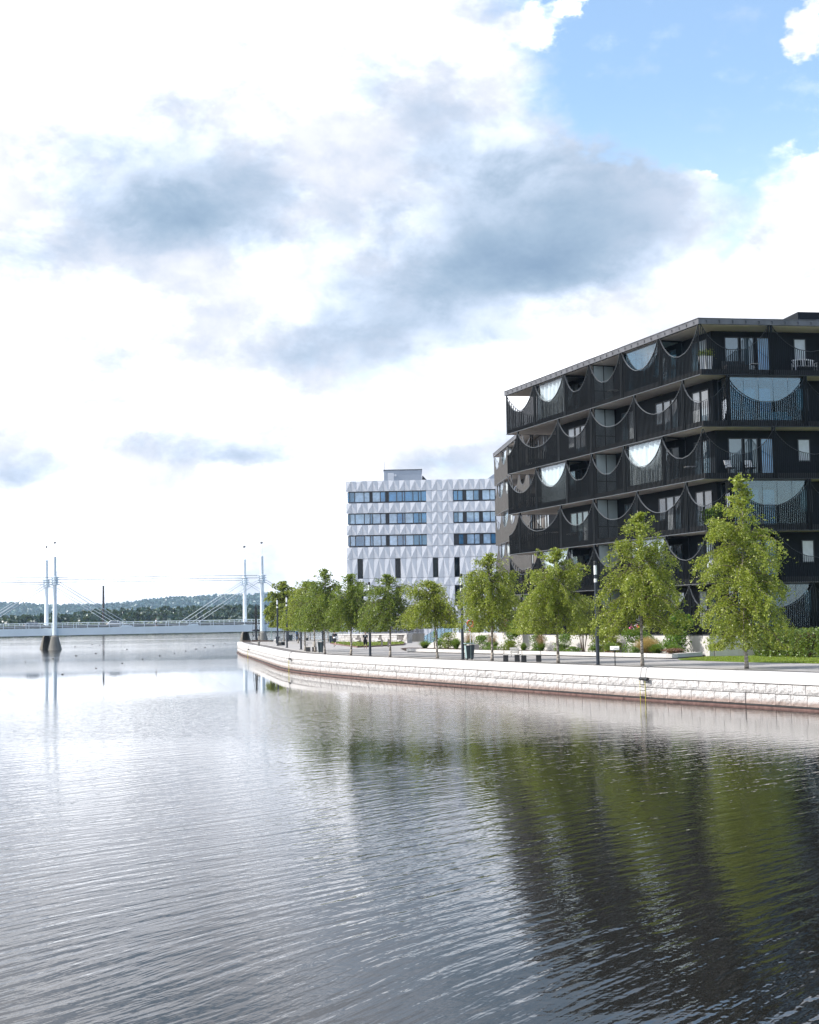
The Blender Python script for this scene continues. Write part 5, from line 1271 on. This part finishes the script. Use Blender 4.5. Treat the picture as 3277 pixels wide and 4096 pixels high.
# ================================================================== PEOPLE
def body(name, parts, vox, m, parent):
    """one continuous skin grown from tapered limbs and merged by remeshing"""
    mb = MB()
    for a, b, r0, r1 in parts:
        mb.tube(a, b, r0, r1, 12); mb.ball(a, r0*.99, 12, 8); mb.ball(b, r1*.99, 12, 8)
    o = obj(name, mb, m, parent, local=True); md = o.modifiers.new('merge', 'REMESH'); md.mode = 'VOXEL'; md.voxel_size = vox; md.use_smooth_shade = True
    sm = o.modifiers.new('soften', 'SMOOTH'); sm.factor = .5; sm.iterations = 3; return o
def person(loc, rz, label, stride=.0, h=1.78, top='cloth_k', legs='cloth_k', shorts=True, hair=True, shoes='cloth_w', band=None, lean=0.0, arms=(.0, .0), group=None, sc_=1.0):
    t = thing('person', loc, label, 'person', group, rz); t.scale = (sc_,)*3
    k = h/1.78; S = lambda x, y, z: (x*k, y*k, z*k)
    st = stride; hipz = .93
    legsj = []
    for s in (-1, 1):
        ph = s*st; hip = S(s*.09, 0, hipz); knee = S(s*.1, -.05-ph*.26, .5+abs(min(0, ph))*.02); foot = S(s*.1, (.02-ph*.42 if ph > 0 else -ph*.55), .09+(.16*st if ph < 0 else 0)); legsj.append((hip, knee, foot))
    sh = lambda s: S(s*.185, -lean*.45, 1.45)
    P_ = []
    for hip, knee, foot in legsj:
        P_ += [(hip, knee, .088*k, .055*k), (knee, foot, .056*k, .036*k), (foot, (foot[0], foot[1]-.14*k, foot[2]-.045*k), .038*k, .03*k)]
    P_ += [(S(0, 0, .96), S(0, -lean*.2, 1.15), .125*k, .115*k), (S(0, -lean*.2, 1.15), S(0, -lean*.42, 1.36), .12*k, .135*k), (S(0, -lean*.42, 1.36), S(0, -lean*.5, 1.5), .1*k, .055*k), (S(0, -lean*.5, 1.47), S(0, -lean*.56, 1.58), .052*k, .05*k)]
    hands = []
    for s, ar in ((-1, arms[0]), (1, arms[1])):
        a = sh(s); e = (a[0]+s*.05*k, a[1]-ar*.12*k+.02*k, a[2]-.29*k); hnd = (e[0]+s*.005, e[1]-(.06+ar*.24)*k, e[2]-(.25-abs(ar)*.14)*k); hands.append((a, e, hnd))
        P_ += [((0.1*s*k, a[1], 1.43*k), a, .07*k, .058*k), (a, e, .052*k, .04*k), (e, hnd, .04*k, .027*k), (hnd, (hnd[0], hnd[1]-.01, hnd[2]-.07*k), .035*k, .028*k)]
        for f in range(4): P_.append(((hnd[0], hnd[1]-.024*k+f*.016*k, hnd[2]-.07*k), (hnd[0]-s*.008, hnd[1]-.03*k+f*.017*k, hnd[2]-(.135+.012*(f in (1, 2)))*k), .0095*k, .008*k))
        P_.append(((hnd[0], hnd[1]-.028*k, hnd[2]-.03*k), (hnd[0]-s*.012, hnd[1]-.055*k, hnd[2]-.08*k), .011*k, .009*k))
    hd_ = S(0, -lean*.6-.01, 1.665)
    P_ += [(hd_, (hd_[0], hd_[1]-.012, hd_[2]+.03), .088*k, .092*k), ((hd_[0], hd_[1]-.03, hd_[2]-.065*k), (hd_[0], hd_[1]-.045*k, hd_[2]-.07*k), .055*k, .045*k), ((hd_[0], hd_[1]-.09*k, hd_[2]-.01), (hd_[0], hd_[1]-.108*k, hd_[2]-.03), .014, .016)]
    for s in (-1, 1): P_.append(((hd_[0]+s*.088*k, hd_[1], hd_[2]-.01), (hd_[0]+s*.092*k, hd_[1]+.01, hd_[2]+.01), .017, .017))
    body('body', P_, .014, M['skin'], t)
    Q = [(S(0, 0, .98), S(0, -lean*.2, 1.15), .14*k, .13*k), (S(0, -lean*.2, 1.15), S(0, -lean*.42, 1.37), .132*k, .148*k), (S(0, -lean*.42, 1.38), S(0, -lean*.46, 1.44), .125*k, .08*k)]
    for s, (a, e, hn) in zip((-1, 1), hands):
        mid = tuple(a[i]*.35+e[i]*.65 for i in range(3)); Q += [((0.1*s*k, a[1], 1.42*k), a, .085*k, .07*k), (a, mid, .068*k, .062*k)]
        if top == 'cloth_b': Q.append((mid, tuple(e[i]*.3+hn[i]*.7 for i in range(3)), .056*k, .04*k))
    body('shirt', Q, .018, M[top], t)
    Q = [(S(0, 0, .9), S(0, 0, 1.0), .14*k, .145*k)]
    for hip, knee, foot in legsj: Q.append((hip, tuple(hip[i]*(.1 if shorts else 0)+knee[i]*(.9 if shorts else 1) for i in range(3)), .108*k, .088*k if shorts else .068*k))
    if not shorts:
        for hip, knee, foot in legsj: Q.append((knee, foot, .068*k, .052*k))
    body('shorts' if shorts else 'trousers', Q, .018, M[legs], t)
    for hip, knee, foot in legsj: body('shoe', [((foot[0], foot[1]+.02*k, foot[2]-.035*k), (foot[0], foot[1]-.17*k, foot[2]-.052*k), .045*k, .036*k)], .014, M[shoes], t)
    if hair: body('hair', [((hd_[0], hd_[1]+.02, hd_[2]+.035), (hd_[0], hd_[1]+.005, hd_[2]+.06), .1*k, .085*k)], .015, M['hair'], t)
    if band: body('waist_band', [(S(-.02, 0, 1.02), S(.02, 0, 1.02), .15*k, .15*k)], .015, M[band], t)
    mb = MB()
    for s in (-1, 1): mb.ball((hd_[0]+s*.032*k, hd_[1]-.092*k, hd_[2]+.015), .009, 8, 6)
    obj('eyes', mb, M['black'], t, local=True)
    mb = MB().box(hd_[0]-.022, hd_[0]+.022, hd_[1]-.098*k, hd_[1]-.085*k, hd_[2]-.062, hd_[2]-.055); obj('mouth', mb, M['red'], t, local=True)
    return t
pw = person((-4.53, 138.7, 1.6), radians(8), 'bald person in black T-shirt and black shorts walking along the promenade toward the viewer', .35, 1.72, hair=False, arms=(.1, .2))
pr = obj('shirt_print', MB().box(-.1, .1, -.162, -.155, 1.3, 1.36), M['cloth_w'], pw, local=True)
person((-8.6, 159.0, 1.6), radians(178), 'person in dark top and shorts with a white waistband jogging away past the litter bin', .8, 1.74, arms=(1, 1), band='cloth_w', shoes='cloth_k', lean=.12)
# cyclist riding away
def bicycle(loc, rz, label, group='bicycles'):
    t = thing('bicycle', loc, label, 'bicycle', group, rz); R = .34; Lo = lambda n, mb, m, p=t: obj(n, mb, m, p, local=True)
    for y in (-.53, .53):
        wh = Lo('wheel', MB().torus((0, y, R), R, .02, (1, 0, 0), 28, 6), M['rubber'])
        mb = MB()
        for i in range(10): a = 2*pi*i/10; mb.tube((0, y, R), (0, y+R*cos(a), R+R*sin(a)), .003, n=3, caps=False)
        mb.tube((-.03, y, R), (.03, y, R), .025); Lo('spokes', mb, M['rail'], wh)
    bb, st_, hd2 = (0, .08, .3), (0, .2, .82), (0, -.38, .84)
    mb = MB(); mb.tube(bb, st_, .017).tube(st_, hd2, .017).tube(bb, (0, -.4, .72), .02).tube(hd2, (0, -.53, R), .015).tube(bb, (0, .53, R), .012).tube((0, .18, .74), (0, .53, R), .01); Lo('frame', mb, M['cloth_b'])
    Lo('handlebar', MB().path([(-.28, -.28, .98), (-.2, -.42, 1.0), (0, -.42, .98), (.2, -.42, 1.0), (.28, -.28, .98)], .014).tube((0, -.38, .84), (0, -.42, .98), .014), M['rail'])
    Lo('saddle', MB().ball((0, .22, .93), .1, 10, 6, (.8, 1.3, .4)).tube((0, .2, .8), (0, .22, .92), .013), M['black'])
    Lo('crank', MB().torus(bb, .08, .012, (1, 0, 0), 14).tube((-.1, .08, .3), (.1, .08, .3), .012), M['black']); return t
bicycle((-17.3, 215.2, 1.6), radians(176), 'bicycle being ridden away by the person in the blue jacket')
bicycle((-19.2, 224.5, 1.6), radians(78), 'pale parked bicycle seen side-on by the litter bin near the tip')
cy_ = person((-17.3, 215.1, 1.6), radians(176), 'person in a blue jacket and dark trousers riding a bicycle away along the promenade', .45, 1.74, top='cloth_b', shorts=False, shoes='cloth_k', arms=(1, 1), lean=.25, sc_=1.0)
cy_.location = (-17.3, 215.1, 1.66)
obj('backpack', MB().ball((0, .1, 1.28), .19, 12, 8, (.85, .6, 1.15)), M['cloth_k'], cy_, local=True, smooth=True)
bpz = lambda s, d, z: BP(s, d, z)
person(BP(20.2, 1.7, 4.104), radians(100), 'person in a white top walking along the bridge behind the railing', .5, 1.75, top='cloth_w', legs='cloth_k', arms=(.2, -.1))

# ================================================================== CARS
def car(loc, rz, paint, label, L_=4.2, roof=1.5):
    t = thing('parked_car' if False else 'car', loc, label, 'car', 'cars crossing the bridge', rz); Lo = lambda n, mb, m, p=t, sm=False: obj(n, mb, m, p, local=True, smooth=sm); H = L_/2; W = .86
    prof = [(-H, .35), (-H-.02, .6), (-H+.06, .82), (-H+.35, .95), (-H+1.05, 1.0), (H-.75, 1.02), (H-.12, .95), (H, .78), (H+.02, .45), (H-.06, .3), (H-.42, .27), (-H+.4, .27)]
    mb = MB(); n = len(prof)
    for j, (wy, k_) in enumerate(((-W, .93), (-W*.96, 1.0), (W*.96, 1.0), (W, .93))):
        for x, z in prof: mb.v.append((x*(.985 if j in (0, 3) else 1), wy, .62+(z-.62)*k_))
    mb.f.append(tuple(range(n))); mb.f.append(tuple(reversed(range(3*n, 4*n))))
    for j in range(3):
        for i in range(n): mb.f.append((j*n+(i+1) % n, j*n+i, (j+1)*n+i, (j+1)*n+(i+1) % n))
    bo = Lo('body', mb, paint)
    g = [(-H+1.0, .98), (-H+1.75, roof-.05), (-H+2.3, roof), (H-.75, roof-.04), (H-.22, 1.0)]
    mb = MB(); m_ = len(g)
    for s in (-1, 1):
        for x, z in g: mb.v.append((x, s*(W*.93-(z-.98)*.26), z))
    mb.f += [tuple(range(m_)), tuple(reversed(range(m_, 2*m_)))]+[(i+1, i, m_+i, m_+i+1) for i in range(m_-1)]; Lo('cabin_glass', mb, M['carglass'])
    Lo('roof', MB().quadbox([(-H+1.72, -.66, roof-.03), (H-.72, -.66, roof-.02), (H-.72, .66, roof-.02), (-H+1.72, .66, roof-.03), (-H+1.85, -.6, roof+.03), (H-.85, -.6, roof+.02), (H-.85, .6, roof+.02), (-H+1.85, .6, roof+.03)]), paint)
    for s in (-1, 1):
        mb = MB()
        for x0, x1 in ((-H+1.02, -H+1.76), (H-.28, H-.78)): mb.tube((x0, s*W*.92, .99), (x1, s*(W*.93-.13), roof-.02), .035, n=6)
        for xx in (.0, ): mb.tube((xx, s*W*.92, .99), (xx, s*(W*.93-.13), roof-.02), .04, n=6)
        Lo('pillar', mb, paint)
        for x in (-H+.8, H-.8):
            wh = Lo('wheel', MB().tube((x, s*(W-.2), .31), (x, s*(W+.005), .31), .31, n=20), M['rubber']); Lo('rim', MB().tube((x, s*(W+.006), .31), (x, s*(W+.02), .31), .19, n=14), M['rail'], wh)
        Lo('headlight', MB().ball((-H+.12, s*.62, .74), .12, 8, 6, (.8, 1.2, .7)), M['lampglass']); Lo('tail_light', MB().ball((H-.06, s*.66, .84), .1, 8, 6, (.5, .9, 1.2)), M['red'])
        Lo('mirror', MB().ball((-H+1.35, s*(W+.07), 1.03), .09, 8, 6, (.6, 1, .7)), paint)
    return t
ba = math.atan2(bd[1], bd[0])
def on_bridge(s, d): return BP(s, d, 4.104)
car(on_bridge(12.9, 5.0), ba+pi, M['carw'], 'white hatchback driving across the middle of the bridge')
car(on_bridge(-3.4, 5.0), ba+pi, M['cars'], 'silver car partly hidden behind the left bridge pylon')

# ================================================================== BALCONY FURNITURE on the right face
def chair(s, k_, z, label, m):
    q = fr0(s, 1.25, z); t = thing('balcony_chair', q, label, 'chair', 'white chairs on the third balcony', angR0); Lo = lambda n, mb, mm: obj(n, mb, mm, t, local=True)
    Lo('seat', MB().box(-.27, .27, -.27, .25, .38, .46), M['rail_dk']); Lo('back', MB().quadbox([(-.26, .2, .46), (.2, .2, .46), (.2, .26, .46), (-.26, .26, .46), (-.3, .32, .98), (.16, .32, .98), (.16, .38, .98), (-.3, .38, .98)]), m)
    for a in (-.26, .26):
        for b in (-.25, .24): Lo('leg', MB().tube((a, b, 0), (a, b, .4), .016, n=5), M['rail'])
        Lo('armrest', MB().box(a-.025, a+.025, -.25, .28, .6, .635), M['rail'])
NR0 = np.array([cos(radians(80)), -sin(radians(80))]); fr0 = Fr((19.29, 92.44), az_dir(80), NR0); angR0 = math.atan2(az_dir(80)[1], az_dir(80)[0])
F_ = [z+.42 for z in ZB]
chair(2.35, 0, F_[2], 'left white-backed chair on the third balcony from the top, right face', M['white_fur']); chair(3.8, 0, F_[2], 'right white-backed chair on the third balcony from the top, right face', M['white_fur'])
t = thing('garden_bench', fr0(7.9, 1.2, F_[0]), 'white curved-back garden bench on the top balcony at the far right', 'bench', rz=angR0)
Lo = lambda n, mb, mm: obj(n, mb, mm, t, local=True)
for i in range(3): Lo('seat_slat', MB().box(-.8, .8, -.25+i*.16, -.11+i*.16, .4, .43), M['white_fur'])
for i in range(9): x_ = -.72+i*.18; Lo('back_slat', MB().box(x_-.03, x_+.03, .24, .27, .43, .82+.1*cos(x_*1.9)), M['white_fur'])
mb = MB(); 
for i in range(10): x0, x1 = -.8+i*.16, -.8+(i+1)*.16; mb.quadbox([(x0, .23, .82+.1*cos(x0*1.9)), (x1, .23, .82+.1*cos(x1*1.9)), (x1, .28, .82+.1*cos(x1*1.9)), (x0, .28, .82+.1*cos(x0*1.9)), (x0, .23, .9+.1*cos(x0*1.9)), (x1, .23, .9+.1*cos(x1*1.9)), (x1, .28, .9+.1*cos(x1*1.9)), (x0, .28, .9+.1*cos(x0*1.9))])
Lo('back_rail', mb, M['white_fur'])
for x_ in (-.78, .78):
    for y_ in (-.24, .25): Lo('leg', MB().box(x_-.03, x_+.03, y_-.03, y_+.03, 0, .62), M['white_fur'])
    Lo('armrest', MB().box(x_-.04, x_+.04, -.28, .28, .62, .66), M['white_fur'])
for s, lab in ((.42, 'left tall white planter with grasses at the top balcony corner'), (.92, 'right tall white planter with grasses at the top balcony corner')):
    q = fr0(s, .75, F_[0]); t = thing('planter', q, lab, 'planter', 'tall white planters'); obj('pot', MB().quadbox([(-.15, -.15, 0), (.15, -.15, 0), (.15, .15, 0), (-.15, .15, 0), (-.19, -.19, .95), (.19, -.19, .95), (.19, .19, .95), (-.19, .19, .95)]), M['white_fur'], t, local=True)
    rg = np.random.default_rng(int(s*100)); n = 420; C = rg.normal(size=(n, 3))*np.array([.13, .13, .13])+np.array([0, 0, 1.14]); leafcloud(C, rg.uniform(.025, .05, n), rg, LEAF['lime'], 'foliage', t, .3, .5)
t = thing('sofa', fr0(3.0, 1.3, F_[0]), 'dark lounge sofa on the top balcony in front of the doors', 'sofa', rz=angR0); Lo = lambda n, mb, mm: obj(n, mb, mm, t, local=True)
Lo('base', MB().box(-.8, .8, -.4, .4, .05, .32), M['rail_dk']); Lo('cushion', MB().box(-.75, .02, -.38, .28, .325, .45), M['black']); Lo('cushion', MB().box(.03, .78, -.38, .28, .325, .45), M['black']); Lo('backrest', MB().box(-.8, .8, .28, .42, .325, .8), M['rail_dk'])
t = thing('side_table', fr0(4.25, 1.1, F_[0]), 'small white table beside the dark sofa on the top balcony', 'table'); obj('table_top', MB().lathe((0, 0, .5), [(.3, 0), (.3, .04)], 16), M['white_fur'], t, local=True); obj('leg', MB().tube((0, 0, 0), (0, 0, .5), .04), M['white_fur'], t, local=True)
t = thing('white_sofa', fr0(5.6, 1.0, F_[1]), 'pale low sofa behind the blue glazing on the second balcony', 'sofa', rz=angR0); Lo = lambda n, mb, mm: obj(n, mb, mm, t, local=True)
Lo('base', MB().box(-.95, .95, -.35, .35, .1, .38), M['white_fur']); Lo('backrest', MB().box(-.95, .95, .25, .4, .38, .75), M['white_fur'])
for x_ in (-.5, .45): Lo('cushion', MB().box(x_-.25, x_+.25, .05, .24, .385, .75), M['wood_lt'])
for i, (s, k_) in enumerate(((6.8, 0), (13.6, 0), (3.2, 2), (7.6, 2), (20.8, 3), (12.6, 4))):
    q = fl(s, 1.0, ZB[k_]+.42); t = thing('balcony_table', q, ['round white balcony table seen through the slats of the top left balcony', 'white balcony table by the frosted partition on the top floor', 'small pale table near the corner on the third balcony', 'pale table behind the curtained glazing on the third balcony', 'pale table on the fourth balcony toward the far end', 'pale table on the fifth balcony by the partition'][i], 'table', 'balcony tables')
    obj('table_top', MB().lathe((0, 0, .7), [(.45, 0), (.45, .04)], 18), M['white_fur'], t, local=True); obj('leg', MB().lathe((0, 0, 0), [(.22, 0), (.03, .05), (.03, .7)], 10), M['rail'], t, local=True)
x, y = fr0(.9, .7, 0)[:2]
# boxes of green plants on the fourth balcony corner
shrubtree('balcony_plant', x, y, 1.2, 1.6, 'leafy green plants filling the corner of the fourth balcony', 77, 'shrub', 1500, .06, 3, F_[3], .1, 6, 'plant')
x, y = fl(1.2, .8, 0)[:2]; shrubtree('balcony_plant', x, y, 1.1, 1.3, 'green plant on the left side of the fourth balcony corner', 78, 'shrub', 900, .06, 3, F_[3], .1, 5, 'plant')

# ================================================================== DUCKS
DUCKS = [(-76.2, 322.9), (-80.3, 358.4), (-74.7, 341.3), (-51.8, 233.9), (-51.1, 217.3), (-50.1, 199.3), (-49.3, 182.1), (-53.6, 268.5), (-35.0, 185.5), (-33.9, 167.0), (-32.9, 148.7), (-32.1, 131.1), (-41.2, 296.0), (-39.8, 274.7), (-39.1, 258.8), (-38.0, 239.9), (-37.0, 222.2), (-36.1, 204.4), (-43.2, 330.1)]
mb = MB(); mb.ball((0, 0, .05), .13, 10, 6, (1.5, .8, .7)); mb.ball((-.17, 0, .17), .055, 8, 6); mb.tube((-.14, 0, .08), (-.17, 0, .16), .035, .03, 6); mb.tube((-.21, 0, .165), (-.27, 0, .155), .018, .008, 5); mb.tube((.15, 0, .08), (.25, 0, .12), .05, .015, 5)
dm = mesh_from('duck', mb.v, mb.f, M['brown'], True)
for x, y in DUCKS:
    o = bpy.data.objects.new('duck', dm); COL.objects.link(o); o.location = (x, y, 0); o.rotation_euler = (0, 0, random.uniform(0, 6.28)); sc_ = min(.85, max(.5, y/290)); o.scale = (sc_,)*3
    tag(o, 'tiny brown duck resting on the pale calm water toward the bridge', 'duck', 'ducks scattered on the calm water')

# ================================================================== HAZE
hz = MB().box(-5700, 5700, -5700, 5700, -1.6, 130)
hm = bpy.data.materials.new('haze_air'); hm.use_nodes = True; nt = hm.node_tree; nt.nodes.clear(); pv = nt.nodes.new('ShaderNodeVolumePrincipled'); pv.inputs['Color'].default_value = (.55, .75, 1.0, 1); pv.inputs['Density'].default_value = 0.00007; pv.inputs['Anisotropy'].default_value = .2
on = nt.nodes.new('ShaderNodeOutputMaterial'); nt.links.new(pv.outputs[0], on.inputs['Volume'])
hzo = obj('haze', hz, hm); hzo['kind'] = 'stuff'
